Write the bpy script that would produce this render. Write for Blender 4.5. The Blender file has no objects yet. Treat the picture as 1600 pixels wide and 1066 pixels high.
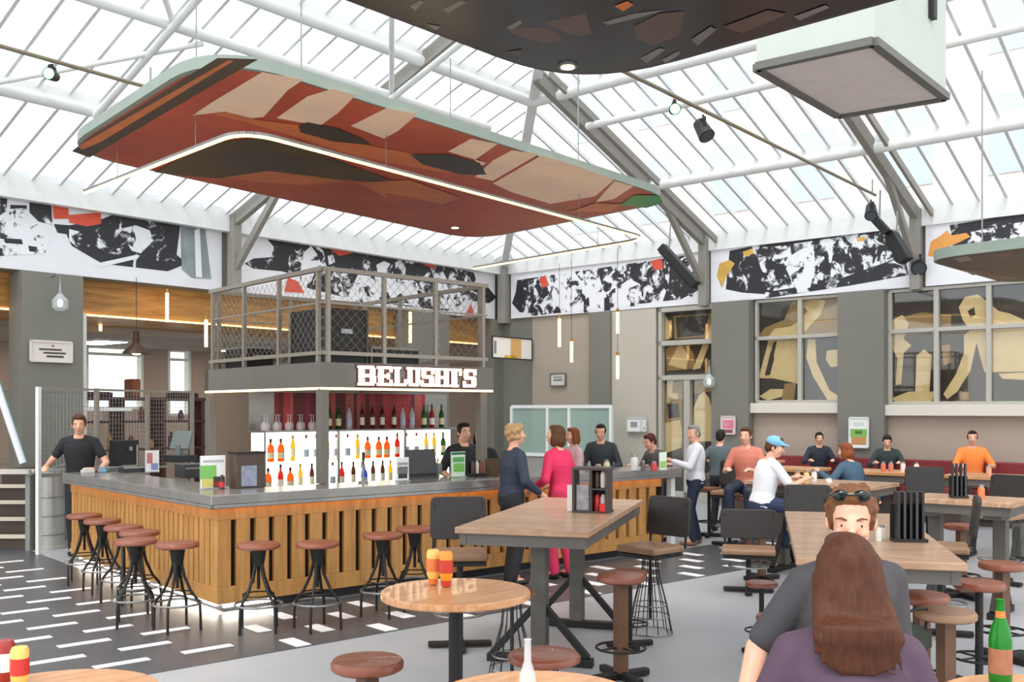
import bpy, math, random
from math import pi, sin, cos, radians, atan2, sqrt
from mathutils import Vector, Matrix
random.seed(7)
COL = bpy.context.scene.collection
F, CX, HY, CZ = 1550.0, 800.0, 640.0, 1.87      # focal length in pixels, principal column, horizon row, eye height

# ---------------------------------------------------------------- pixels to places
def at_z(x, y, z):
    Y = (CZ - z) * F / (y - HY)
    return Vector(((x - CX) / F * Y, Y, z))
def at_d(x, y, Y):
    return Vector(((x - CX) / F * Y, Y, CZ + (HY - y) / F * Y))
# room frame: K corner of the two far walls, A along the wall on the right, B along the wall on the left (both towards the camera)
K = Vector((-.2, 23.3, 0)); A = Vector((.7602, -.6497, 0)); B = Vector((-.6497, -.7602, 0))
ROT_A = atan2(A.y, A.x); ROT_B = atan2(B.y, B.x)
def R(a, b, z=0): return K + a * A + b * B + Vector((0, 0, z))
def a_px(x, off=0.0):
    k = (x - CX) / F; o = K + off * B
    return (k * o.y - o.x) / (A.x - k * A.y)
def b_px(x, off=0.0):
    k = (x - CX) / F; o = K + off * A
    return (k * o.y - o.x) / (B.x - k * B.y)
def RW(x, y, off=0.0):                # point of the right wall's plane shifted off into the room
    p = R(a_px(x, off), off); p.z = CZ + (HY - y) / F * p.y; return p
def LW(x, y, off=0.0):
    p = R(off, b_px(x, off)); p.z = CZ + (HY - y) / F * p.y; return p
# bar frame: C outer corner of the counter, E1 along the front with slots, E2 along the side with the six stools
C0 = Vector((-2.68, 8.84, 0)); E1 = Vector((.755, .656, 0)).normalized(); E2 = Vector((-.656, .755, 0)).normalized()
BROT = atan2(E1.y, E1.x)
def BR(s, t, z=0): return C0 + s * E1 + t * E2 + Vector((0, 0, z))
def s_px(x, t=0.0, o=None):
    k = (x - CX) / F; o = (o or C0) + t * E2
    return (k * o.y - o.x) / (E1.x - k * E1.y)
def t_px(x, s=0.0, o=None):
    k = (x - CX) / F; o = (o or C0) + s * E1
    return (k * o.y - o.x) / (E2.x - k * E2.y)

# ---------------------------------------------------------------- mesh builder
class MB:
    def __init__(self): self.v = []; self.f = []; self.m = []; self.mi = 0
    def add(self, vs, fs, mi=None):
        n = len(self.v); self.v += [Vector(p) for p in vs]
        for q in fs: self.f.append([n + i for i in q]); self.m.append(self.mi if mi is None else mi)
        return self
    def box(self, c, s, rz=0, mi=None, M=None):
        c = Vector(c); x, y, z = s[0] / 2, s[1] / 2, s[2] / 2
        vs = [Vector((i * x, j * y, k * z)) for i in (-1, 1) for j in (-1, 1) for k in (-1, 1)]
        if M is None: M = Matrix.Rotation(rz, 3, 'Z')
        vs = [M @ p + c for p in vs]
        return self.add(vs, [(0, 1, 3, 2), (4, 6, 7, 5), (0, 4, 5, 1), (2, 3, 7, 6), (0, 2, 6, 4), (1, 5, 7, 3)], mi)
    def beam(self, p0, p1, w, h, up=(0, 0, 1), mi=None):
        p0 = Vector(p0); p1 = Vector(p1); d = (p1 - p0); L = d.length; d.normalize()
        sx = d.cross(Vector(up))
        if sx.length < 1e-4: sx = d.cross(Vector((1, 0, 0)))
        sx.normalize(); u = sx.cross(d)
        M = Matrix((d, sx, u)).transposed()
        return self.box((p0 + p1) / 2, (L, w, h), 0, mi, M)
    def cyl(self, p0, p1, r0, r1=None, n=12, mi=None):
        return self.tube([p0, p1], [r0, r0 if r1 is None else r1], n, mi)
    def tube(self, pts, r, n=8, mi=None, closed=False):
        pts = [Vector(p) for p in pts]; N = len(pts)
        rs = r if isinstance(r, (list, tuple)) else [r] * N
        vs = []; fs = []; prev = None
        for i, p in enumerate(pts):
            if closed: d = pts[(i + 1) % N] - pts[i - 1]
            else: d = pts[min(i + 1, N - 1)] - pts[max(i - 1, 0)]
            d.normalize()
            if prev is None:
                a = Vector((0, 0, 1)) if abs(d.z) < .9 else Vector((1, 0, 0))
                x = d.cross(a).normalized()
            else:
                x = (prev - d * prev.dot(d)).normalized()
            prev = x; y = d.cross(x)
            for k in range(n):
                t = 2 * pi * k / n
                vs.append(p + (x * cos(t) + y * sin(t)) * rs[i])
        for i in range(N if closed else N - 1):
            j = (i + 1) % N
            for k in range(n):
                l = (k + 1) % n
                fs.append((i * n + k, i * n + l, j * n + l, j * n + k))
        if not closed:
            fs.append(tuple(range(n - 1, -1, -1))); fs.append(tuple((N - 1) * n + k for k in range(n)))
        return self.add(vs, fs, mi)
    def lathe(self, prof, c=(0, 0, 0), n=20, mi=None):
        c = Vector(c); vs = []; fs = []; N = len(prof)
        for r, z in prof:
            for k in range(n):
                t = 2 * pi * k / n; vs.append(c + Vector((r * cos(t), r * sin(t), z)))
        for i in range(N - 1):
            for k in range(n):
                l = (k + 1) % n; fs.append((i * n + k, i * n + l, (i + 1) * n + l, (i + 1) * n + k))
        fs.append(tuple(range(n - 1, -1, -1))); fs.append(tuple((N - 1) * n + k for k in range(n)))
        return self.add(vs, fs, mi)
    def ell(self, c, r, n=14, mi=None, M=None):
        c = Vector(c); vs = []; fs = []; m = max(6, n * 2 // 3)
        rx, ry, rz = r if isinstance(r, (tuple, list)) else (r, r, r)
        for i in range(1, m):
            a = pi * i / m
            for k in range(n):
                t = 2 * pi * k / n
                p = Vector((rx * sin(a) * cos(t), ry * sin(a) * sin(t), rz * cos(a)))
                vs.append((M @ p if M else p) + c)
        for P in (Vector((0, 0, rz)), Vector((0, 0, -rz))): vs.append((M @ P if M else P) + c)
        for i in range(m - 2):
            for k in range(n):
                l = (k + 1) % n; fs.append((i * n + k, (i + 1) * n + k, (i + 1) * n + l, i * n + l))
        T = len(vs) - 2
        for k in range(n):
            l = (k + 1) % n; fs.append((T, k, l)); fs.append((T + 1, (m - 2) * n + l, (m - 2) * n + k))
        return self.add(vs, fs, mi)
    def ring(self, c, Rr, r, n=28, m=6, mi=None, M=None):
        c = Vector(c); pts = [Vector((Rr * cos(2 * pi * i / n), Rr * sin(2 * pi * i / n), 0)) for i in range(n)]
        pts = [(M @ p if M else p) + c for p in pts]
        return self.tube(pts, r, m, mi, True)
    def prism(self, poly, vec, mi=None):       # polygon of 3-D points pushed along vec
        poly = [Vector(p) for p in poly]; n = len(poly); vec = Vector(vec)
        vs = poly + [p + vec for p in poly]
        fs = [tuple(range(n - 1, -1, -1)), tuple(range(n, 2 * n))]
        fs += [(i, (i + 1) % n, n + (i + 1) % n, n + i) for i in range(n)]
        return self.add(vs, fs, mi)
    def poly(self, pts, mi=None): return self.add(pts, [tuple(range(len(pts)))], mi)
    def mesh(self, name, mats, smooth=None, bevel=0):
        me = bpy.data.meshes.new(name); me.from_pydata([tuple(p) for p in self.v], [], self.f)
        for m in (mats if isinstance(mats, (list, tuple)) else [mats]): me.materials.append(m)
        me.polygons.foreach_set('material_index', self.m)
        if smooth is not None:
            me.polygons.foreach_set('use_smooth', [True] * len(self.f))
            me.update(); me.set_sharp_from_angle(angle=radians(smooth))
        me.update(); return me
    def build(self, name, mats, parent=None, smooth=None, bevel=0, local=True):
        o = bpy.data.objects.new(name, self.mesh(name, mats, smooth)); COL.objects.link(o)
        if parent is not None:
            o.parent = parent
            if not local and parent.type == 'EMPTY': o.location = -parent.location
        if bevel:
            b = o.modifiers.new('bevel', 'BEVEL'); b.width = bevel; b.segments = 2; b.limit_method = 'ANGLE'; b.angle_limit = radians(50)
            if hasattr(b, 'harden_normals'): b.harden_normals = False
        return o

def tag(o, label, cat, group=None, kind=None):
    if label: o['label'] = label
    if cat: o['category'] = cat
    if group: o['group'] = group
    if kind: o['kind'] = kind
    return o
def thing(name, label, cat, loc=(0, 0, 0), rz=0, group=None):
    o = bpy.data.objects.new(name, None); COL.objects.link(o); o.empty_display_size = .1
    o.location = loc; o.rotation_euler = (0, 0, rz)
    return tag(o, label, cat, group)
def struct(name, mb, mats, smooth=None, bevel=0, parent=None):
    o = mb.build(name, mats, parent, smooth, bevel)
    if parent is None: o['kind'] = 'structure'
    return o
def dup(src, loc, rz=0, label=None, group=None, scale=None):
    c = src.copy(); COL.objects.link(c); c.location = loc; c.rotation_euler = (0, 0, rz)
    if label: c['label'] = label
    if group: c['group'] = group
    if scale: c.scale = (scale, scale, scale) if not isinstance(scale, (tuple, list)) else scale
    for ch in list(src.children):
        d = ch.copy(); COL.objects.link(d); d.parent = c
        for g in list(ch.children):
            e = g.copy(); COL.objects.link(e); e.parent = d
    return c
ORD = ['first', 'second', 'third', 'fourth', 'fifth', 'sixth', 'seventh', 'eighth', 'ninth', 'tenth', 'eleventh', 'twelfth', 'thirteenth',
       'fourteenth', 'fifteenth', 'sixteenth', 'seventeenth', 'eighteenth', 'nineteenth', 'twentieth', 'twenty-first', 'twenty-second', 'twenty-third', 'twenty-fourth', 'twenty-fifth', 'twenty-sixth']

# ---------------------------------------------------------------- materials
def lin(c):
    out = []
    for v in c[:3]:
        v = v / 255.0; out.append(v / 12.92 if v <= .04045 else ((v + .055) / 1.055) ** 2.4)
    return (*out, 1)
_mats = {}
def mat(name, col, rough=.6, metal=0, var=0.0, scale=6, col2=None, stretch=None, bump=0, emit=0, ecol=None, spec=None, coat=0):
    if name in _mats: return _mats[name]
    m = bpy.data.materials.new(name); m.use_nodes = True; nt = m.node_tree; b = nt.nodes['Principled BSDF']; _mats[name] = m
    b.inputs['Base Color'].default_value = lin(col); b.inputs['Roughness'].default_value = rough; b.inputs['Metallic'].default_value = metal
    if spec is not None: b.inputs['Specular IOR Level'].default_value = spec
    if coat: b.inputs['Coat Weight'].default_value = coat
    if emit:
        b.inputs['Emission Color'].default_value = lin(ecol or col); b.inputs['Emission Strength'].default_value = emit
    if var or col2 or bump:
        tc = nt.nodes.new('ShaderNodeTexCoord'); mp = nt.nodes.new('ShaderNodeMapping'); nz = nt.nodes.new('ShaderNodeTexNoise')
        nt.links.new(tc.outputs['Object'], mp.inputs[0]); nt.links.new(mp.outputs[0], nz.inputs[0])
        if stretch: mp.inputs['Scale'].default_value = stretch
        nz.inputs['Scale'].default_value = scale; nz.inputs['Detail'].default_value = 5; nz.inputs['Roughness'].default_value = .6
        rp = nt.nodes.new('ShaderNodeValToRGB'); rp.color_ramp.elements[0].position = .3; rp.color_ramp.elements[1].position = .7
        c1 = lin(col); c2 = lin(col2) if col2 else tuple(max(0, x * (1 - var)) for x in c1[:3]) + (1,)
        rp.color_ramp.elements[0].color = c2; rp.color_ramp.elements[1].color = c1
        nt.links.new(nz.outputs[0], rp.inputs[0]); nt.links.new(rp.outputs[0], b.inputs['Base Color'])
        if bump:
            bp = nt.nodes.new('ShaderNodeBump'); bp.inputs['Strength'].default_value = bump; bp.inputs['Distance'].default_value = .01
            nt.links.new(nz.outputs[0], bp.inputs['Height']); nt.links.new(bp.outputs[0], b.inputs['Normal'])
    return m
def glass(name, col=(255, 255, 255), clear=.85, rough=.02, sheet=False):
    if name in _mats: return _mats[name]
    m = bpy.data.materials.new(name); m.use_nodes = True; nt = m.node_tree; nt.nodes.clear(); _mats[name] = m
    o = nt.nodes.new('ShaderNodeOutputMaterial'); t = nt.nodes.new('ShaderNodeBsdfTransparent'); p = nt.nodes.new('ShaderNodeBsdfGlossy' if sheet else 'ShaderNodeBsdfPrincipled')
    mx = nt.nodes.new('ShaderNodeMixShader'); fr = nt.nodes.new('ShaderNodeLayerWeight'); fr.inputs['Blend'].default_value = .5
    pw = nt.nodes.new('ShaderNodeMath'); pw.operation = 'POWER'; pw.inputs[1].default_value = 5; ma = nt.nodes.new('ShaderNodeMath'); ma.operation = 'MULTIPLY_ADD'; ma.use_clamp = True
    t.inputs[0].default_value = lin(col); p.inputs[0].default_value = lin(col); p.inputs['Roughness'].default_value = rough
    ma.inputs[1].default_value = .6; ma.inputs[2].default_value = 1 - clear
    nt.links.new(fr.outputs['Facing'], pw.inputs[0]); nt.links.new(pw.outputs[0], ma.inputs[0]); nt.links.new(ma.outputs[0], mx.inputs[0]); nt.links.new(t.outputs[0], mx.inputs[1]); nt.links.new(p.outputs[0], mx.inputs[2])
    nt.links.new(mx.outputs[0], o.inputs[0]); return m
def inked(name, scale, thr, spots=None, spot_scale=1.2, spot_thr=.66, paper=(228, 228, 232), ink=(38, 38, 42), seed=0.0):
    """busy black-and-white drawing with a few coloured patches"""
    m = bpy.data.materials.new(name); m.use_nodes = True; nt = m.node_tree; b = nt.nodes['Principled BSDF']; _mats[name] = m
    b.inputs['Roughness'].default_value = .55
    tc = nt.nodes.new('ShaderNodeTexCoord'); mp = nt.nodes.new('ShaderNodeMapping'); nt.links.new(tc.outputs['Object'], mp.inputs[0])
    mp.inputs['Location'].default_value = (seed, seed * .7, seed * 1.3)
    def layer(sc, t, det, rough=.62, dist=.6):
        n = nt.nodes.new('ShaderNodeTexNoise'); n.inputs['Scale'].default_value = sc; n.inputs['Detail'].default_value = det
        n.inputs['Roughness'].default_value = rough; n.inputs['Distortion'].default_value = dist
        nt.links.new(mp.outputs[0], n.inputs[0])
        r = nt.nodes.new('ShaderNodeValToRGB'); r.color_ramp.elements[0].position = t - .03; r.color_ramp.elements[1].position = t + .03
        nt.links.new(n.outputs[0], r.inputs[0]); return r.outputs[0]
    a = layer(scale, thr, 6)
    mx = nt.nodes.new('ShaderNodeMix'); mx.data_type = 'RGBA'; mx.inputs['A'].default_value = lin(ink); mx.inputs['B'].default_value = lin(paper)
    nt.links.new(a, mx.inputs['Factor']); out = mx.outputs['Result']
    for c, s, t in (spots or []):
        q = layer(s, t, 2, .4, .2); m2 = nt.nodes.new('ShaderNodeMix'); m2.data_type = 'RGBA'; m2.inputs['B'].default_value = lin(c)
        nt.links.new(q, m2.inputs['Factor']); nt.links.new(out, m2.inputs['A']); out = m2.outputs['Result']
    nt.links.new(out, b.inputs['Base Color']); return m
def light_mat(name, col, e):
    if name in _mats: return _mats[name]
    return mat(name, col, .5, 0, emit=e)

M_STEEL = mat('brushed_steel', (150, 150, 148), .38, .75, .25, 20)
M_GREYMETAL = mat('grey_painted_metal', (140, 140, 134), .5, .2, .12, 8)
M_DARK = mat('black_iron', (34, 32, 31), .5, .3, .3, 14)
M_BLACK = mat('matt_black', (22, 22, 23), .55, 0, .2, 10)
M_WHITEM = mat('white_painted_steel', (228, 228, 226), .5, 0, .08, 5)
M_BARS = mat('glazing_bar_paint', (226, 228, 228), .5, 0, .1, 5)
M_LEATHER = mat('brown_leather', (134, 72, 48), .42, 0, .22, 9, bump=.05, coat=.15)
M_LEATHER2 = mat('worn_leather', (150, 116, 88), .5, 0, .25, 9, bump=.05)
M_OAK = mat('oak_table_top', (212, 160, 112), .38, 0, .26, 3.0, col2=(176, 118, 74), stretch=(1.2, 14, 5), coat=.2)
M_PLANK = mat('weathered_table_wood', (196, 160, 128), .42, 0, .3, 3.0, col2=(150, 114, 88), stretch=(9, 1.0, 4), coat=.2)
M_BARWOOD = mat('bar_front_timber', (198, 147, 82), .5, 0, .3, 2.2, col2=(160, 113, 59), stretch=(7, 7, .8))
M_DKWOOD = mat('dark_stained_wood', (78, 62, 52), .5, 0, .3, 3, stretch=(6, 1, 1))
M_TROUGH = mat('dark_slot_back', (26, 21, 17), .8)
M_PEWTER = mat('pewter_counter', (158, 156, 152), .22, .45, .2, 5)
M_PILLAR = mat('grey_green_paint', (120, 119, 110), .7, 0, .06, 2)
M_TAUPE = mat('taupe_paint', (168, 156, 142), .75, 0, .06, 2)
M_LTAUPE = mat('pale_taupe_paint', (186, 178, 166), .75, 0, .05, 2)
M_WARMTUBE = light_mat('warm_filament_tube', (255, 196, 120), 5)
M_LED = light_mat('warm_led_strip', (255, 208, 126), 3.0)
M_PAPER = mat('printed_paper', (226, 224, 220), .6, 0, .06, 20)
M_GLASS = glass('clear_glass')
# ================================================================ camera, sky, sun
sc = bpy.context.scene
cam = bpy.data.objects.new('camera', bpy.data.cameras.new('camera')); COL.objects.link(cam)
cam.location = (0, 0, CZ); cam.rotation_euler = (pi / 2, 0, 0)
cam.data.sensor_width = 36; cam.data.lens = 36 * F / 1600; cam.data.shift_y = (HY - 533) / 1600; cam.data.clip_end = 200
sc.camera = cam
sc.view_settings.view_transform = 'Standard'; sc.view_settings.look = 'None'; sc.view_settings.gamma = 1; sc.view_settings.exposure = 0.45
w = bpy.data.worlds.new('bright_overcast_sky'); sc.world = w; w.use_nodes = True
bg = w.node_tree.nodes['Background']; bg.inputs[1].default_value = 1.75
_tc = w.node_tree.nodes.new('ShaderNodeTexCoord'); _nz = w.node_tree.nodes.new('ShaderNodeTexNoise'); _rp = w.node_tree.nodes.new('ShaderNodeValToRGB')
_nz.inputs['Scale'].default_value = 5; _rp.color_ramp.elements[0].color = (.80, .88, .95, 1); _rp.color_ramp.elements[1].color = (1, .985, .97, 1)
_rp.color_ramp.elements[0].position = .3; _rp.color_ramp.elements[1].position = .6
w.node_tree.links.new(_tc.outputs['Generated'], _nz.inputs[0]); w.node_tree.links.new(_nz.outputs[0], _rp.inputs[0]); w.node_tree.links.new(_rp.outputs[0], bg.inputs[0])
sun = bpy.data.objects.new('soft_sun', bpy.data.lights.new('soft_sun', 'SUN')); COL.objects.link(sun)
sun.data.energy = 1.6; sun.data.angle = radians(25); sun.data.color = (1, .97, .93); sun.rotation_euler = (radians(28), radians(-16), 0)

# ================================================================ floor
mb = MB(); mb.box((0, 12, -.1), (60, 60, .2))
M_FLOOR = mat('pale_grey_concrete', (170, 171, 173), .38, 0, .1, .9, col2=(158, 160, 163))
struct('floor', mb, M_FLOOR)
# dark paved band round the bar with short white slabs set in it
M_DKFLOOR = mat('charcoal_floor_tile', (84, 84, 87), .34, 0, .12, 1.6, col2=(72, 73, 77))
M_WHITETILE = mat('white_slab_inlay', (236, 236, 236), .4)
mb = MB(); mb.prism([BR(-3.2, -1.47, .0), BR(9.2, -1.47, .0), BR(9.2, .1, .0), BR(6.6, .1, 0), BR(.02, .1, .0), BR(.02, 6.6, 0), BR(-3.2, 6.6, 0)][::1], (0, 0, .006))
def slab(s, t, ls, lt):
    mb.prism([BR(s - ls / 2, t - lt / 2, .006), BR(s + ls / 2, t - lt / 2, .006), BR(s + ls / 2, t + lt / 2, .006), BR(s - ls / 2, t + lt / 2, .006)], (0, 0, .003), 1)
for i in range(24):
    s = .12 + i * .415
    for j in range(3):
        t = -1.30 + .66 * j + (.33 if i % 2 else 0)
        if t < -.05: slab(s, t, .13, .30)
for j in range(16):
    t = -1.05 + j * .415
    for i in range(6):
        s = -.5 - .66 * i - (.33 if j % 2 else 0)
        if s > -3.1: slab(s, t, .40, .09)
struct('floor_inlay', mb, [M_DKFLOOR, M_WHITETILE])

# ================================================================ the two far walls
ZB, ZT = 3.97, 5.12                 # bottom and top of the band of banners
def wall_box(mb, a0, a1, b0, b1, z0, z1, mi=None):
    mb.prism([R(a0, b0, z0), R(a1, b0, z0), R(a1, b1, z0), R(a0, b1, z0)], (0, 0, z1 - z0), mi)
ax = [a_px(x) for x in (785, 832, 925, 958, 1030, 1120, 1178, 1316, 1388)]
aw2 = a_px(1760)
mb = MB()
wall_box(mb, -.3, ax[1], -.3, 0, 0, ZB, 0)              # dark recess by the corner
wall_box(mb, ax[1], ax[2], -.3, 0, 0, ZB, 1)            # taupe
wall_box(mb, ax[2], ax[3], -.3, .12, 0, ZB, 0)          # pilaster
wall_box(mb, ax[3], ax[4] - .05, -.3, .05, 0, ZB, 2)    # pale panel
wall_box(mb, ax[5], ax[6], -.3, .22, 0, ZB, 0)          # pilaster by the door
wall_box(mb, ax[6], ax[7], -.3, 0, 0, 1.80, 3)          # parapet under window
wall_box(mb, ax[7], ax[8], -.3, .22, 0, ZB, 0)          # pilaster between windows
wall_box(mb, ax[8], aw2, -.3, 0, 0, 1.80, 3)
wall_box(mb, aw2, aw2 + 6, -.3, .22, 0, ZB, 0)
wall_box(mb, -.3, aw2 + 6, -.3, 0, ZB, ZT + .3, 0)      # behind the banners
struct('wall_right', mb, [M_PILLAR, M_TAUPE, M_LTAUPE, mat('pinkish_parapet_paint', (176, 158, 144), .75, 0, .06, 2)])

# windows with printed sepia scenes, the glazed door
M_FRAME = mat('window_frame_paint', (178, 174, 164), .5, 0, .05, 4)
M_SEPIA = mat('sepia_dark', (62, 46, 30), .5, 0, .4, 2.5, col2=(34, 25, 17))
M_SEPIA_L = mat('sepia_cream', (240, 208, 150), .5, 0, .12, 6)
M_SEPIA_M = mat('sepia_tan', (176, 138, 80), .5, 0, .3, 4)
M_PANE = glass('window_pane', (245, 246, 245), .95, .03, True)
def printed(mb, fn, polys, mi, off=0.006, d=.0):
    for P in polys: mb.poly([fn(x, y, off) for x, y in P], mi)
def window(n, x0, x1, ztop, zbot, vx, hy, polys):
    a0, a1 = a_px(x0), a_px(x1)
    root = thing(f'window_{n}', None, None); root['kind'] = 'structure'
    m = MB(); wall_box(m, a0, a1, -.2, -.1, zbot, ztop, 0)
    for mi, off, P in polys: m.poly([RW(x, y, -.1 + off) for x, y in P], mi)
    m.build('printed_scene', [M_SEPIA, M_SEPIA_L, M_SEPIA_M], root)
    g = MB(); wall_box(g, a0, a1, -.05, -.044, zbot, ztop); g.build('pane', M_PANE, root)
    f = MB(); t = .055
    wall_box(f, a0, a0 + t, -.08, .02, zbot, ztop); wall_box(f, a1 - t, a1, -.08, .02, zbot, ztop)
    wall_box(f, a0, a1, -.08, .02, zbot, zbot + t); wall_box(f, a0, a1, -.08, .02, ztop - t, ztop)
    for x in vx:
        a = a_px(x); wall_box(f, a - .04, a + .04, -.08, .025, zbot, ztop)
    for (xx, y) in hy:
        z = RW(xx, y).z; wall_box(f, a0, a1, -.08, .02, z - .035, z + .035)
    f.build('window_frame', M_FRAME, root, bevel=.006)
    s = MB(); wall_box(s, a0 - .05, a1 + .05, -.1, .16, zbot - .19, zbot - .0); s.build('window_sill', mat('sill_paint', (214, 206, 196), .5), root, bevel=.01)
L_, D_, T_ = 1, 0, 2
window(1, 1180, 1316, ZB, 1.99, [1250], [(1250, 526)], [
    (T_, .004, [(1182, 470), (1316, 462), (1316, 520), (1182, 530)]),
    (D_, .006, [(1182, 470), (1240, 466), (1225, 500), (1195, 512), (1182, 530)]),
    (L_, .008, [(1198, 530), (1210, 514), (1236, 510), (1250, 500), (1262, 486), (1250, 474), (1270, 464), (1290, 470), (1282, 492), (1268, 506), (1252, 526), (1248, 600), (1202, 590), (1210, 560)]),
    (D_, .010, [(1208, 536), (1214, 532), (1204, 580), (1196, 590)]),
    (L_, .010, [(1182, 586), (1246, 588), (1246, 592), (1182, 591)]),
    (L_, .008, [(1186, 588), (1200, 536), (1208, 534), (1194, 590)]),
    (L_, .010, [(1262, 530), (1274, 530), (1276, 566), (1296, 610), (1312, 620), (1312, 632), (1296, 630), (1270, 588), (1260, 560)]),
    (L_, .010, [(1292, 548), (1312, 546), (1313, 572), (1298, 574), (1290, 562)]),
    (L_, .010, [(1186, 620), (1204, 608), (1224, 608), (1222, 620), (1200, 626)]),
    (T_, .006, [(1226, 600), (1244, 598), (1240, 630), (1220, 632)])])
window(2, 1388, 1762, ZB, 1.95, [1463, 1545, 1640], [(1463, 515)], [
    (T_, .004, [(1390, 500), (1440, 488), (1486, 492), (1486, 516), (1390, 526)]),
    (L_, .008, [(1392, 528), (1396, 500), (1410, 492), (1420, 506), (1412, 530), (1424, 540), (1412, 552), (1408, 600), (1400, 602), (1402, 560), (1392, 540)]),
    (L_, .008, [(1432, 556), (1444, 546), (1456, 556), (1452, 614), (1430, 612)]),
    (L_, .008, [(1394, 622), (1420, 612), (1460, 612), (1456, 630), (1400, 632)]),
    (T_, .008, [(1472, 540), (1484, 538), (1486, 566), (1474, 572)]),
    (L_, .008, [(1506, 524), (1516, 516), (1504, 500), (1498, 480), (1508, 464), (1528, 460), (1546, 474), (1560, 486), (1578, 490), (1600, 500), (1640, 520), (1640, 580), (1538, 582), (1532, 560), (1526, 536), (1516, 580), (1496, 612), (1480, 624), (1474, 616), (1494, 584), (1506, 552)]),
    (D_, .011, [(1512, 486), (1522, 480), (1524, 492), (1516, 496)]),
    (L_, .010, [(1560, 584), (1600, 582), (1640, 590), (1640, 596), (1566, 592)])])
# glazed door: two leaves and a transom
a0, a1 = ax[4], ax[5]
door = thing('door_1', None, None); door['kind'] = 'structure'
zt2, zt1 = RW(1075, 590).z, RW(1075, 535).z
m = MB(); wall_box(m, a0, a1, -.22, -.12, 0, ZB)
for mi, off, P in [(1, .008, [(1034, 496), (1040, 494), (1050, 510), (1046, 530), (1036, 532)]), (2, .006, [(1052, 494), (1118, 490), (1118, 526), (1054, 530)]), (0, .007, [(1056, 496), (1108, 492), (1100, 524), (1058, 528)]),
    (1, .010, [(1110, 508), (1118, 512), (1094, 576), (1082, 578)]), (2, .007, [(1040, 546), (1066, 532), (1084, 552), (1086, 576), (1042, 580)]), (1, .009, [(1044, 570), (1062, 536), (1076, 556), (1072, 578)]),
    (2, .007, [(1034, 600), (1066, 596), (1066, 700), (1034, 690)]), (1, .009, [(1042, 596), (1052, 594), (1050, 614), (1060, 616), (1058, 624), (1044, 620)]), (0, .01, [(1042, 632), (1060, 630), (1062, 652), (1044, 654)]),
    (1, .009, [(1036, 662), (1062, 656), (1066, 676), (1064, 700), (1036, 710)]), (1, .009, [(1082, 690), (1084, 636), (1092, 618), (1100, 612), (1108, 622), (1112, 640), (1112, 690)]),
    (2, .007, [(1082, 596), (1112, 594), (1112, 612), (1082, 616)])]:
    m.poly([RW(x, y, -.12 + off) for x, y in P], mi)
m.build('printed_scene', [M_SEPIA, M_SEPIA_L, M_SEPIA_M], door)
g = MB(); wall_box(g, a0, a1, -.07, -.064, 0, ZB); g.build('pane', M_PANE, door)
f = MB()
for a in (a0, a1 - .08): wall_box(f, a, a + .08, -.1, .04, 0, ZB)
am = a_px(1074); wall_box(f, am - .07, am + .07, -.1, .03, 0, zt2)
for z in (zt2, zt1, ZB - .05): wall_box(f, a0, a1, -.1, .04, z - .05, z + .05)
wall_box(f, a0, a1, -.1, .03, 0, .2)
f.build('door_frame', M_FRAME, door, bevel=.006)
h = MB(); h.cyl(R(am + .1, .07, .95), R(am + .1, .07, 1.25), .014); h.cyl(R(am + .1, .07, 1.0), R(am + .1, .02, 1.0), .01); h.cyl(R(am + .1, .07, 1.2), R(am + .1, .02, 1.2), .01); h.build('door_handle', M_STEEL, door, 40)

# left wall: pilasters, openings to the room behind
def lw_box(mb, b0, b1, a0, a1, z0, z1, mi=None): wall_box(mb, a0, a1, b0, b1, z0, z1, mi)
bx = {x: b_px(x) for x in (-120, 34, 130, 640, 702, 772)}
mb = MB()
lw_box(mb, bx[130], bx[34], -.45, .0, 0, ZB, 0)
lw_box(mb, bx[702], bx[640], -.45, .0, 0, ZB, 0)
lw_box(mb, -.3, bx[772], -.45, .0, 0, ZB, 0)
lw_box(mb, bx[-120], bx[-120] + 4, -.45, 0, 0, ZB, 0)
lw_box(mb, -.3, bx[-120] + 4, -.45, -.15, ZB, ZT + .3, 0)
struct('wall_left', mb, [M_PILLAR])
# room behind
M_GOLD = mat('varnished_pine_bulkhead', (206, 152, 78), .45, 0, .3, 1.5, col2=(150, 100, 44), stretch=(1, 1, 8))
mb = MB(); lw_box(mb, .3, 17, -2.6, -.5, 3.42, 3.9, 0); lw_box(mb, .3, 17, -2.7, -.46, 3.88, 4.3, 0); struct('trim_1', mb, M_GOLD)
mb = MB(); lw_box(mb, .3, 17, -.52, -.48, 3.40, 3.425); struct('trim_2', mb, M_LED)
mb = MB(); lw_box(mb, -.3, 17.5, -7.2, -.45, 4.3, 4.5)
lw_box(mb, -.3, 17.5, -7.2, -2.6, 3.3, 3.42); struct('ceiling_1', mb, mat('back_room_ceiling', (170, 164, 156), .8))
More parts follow.
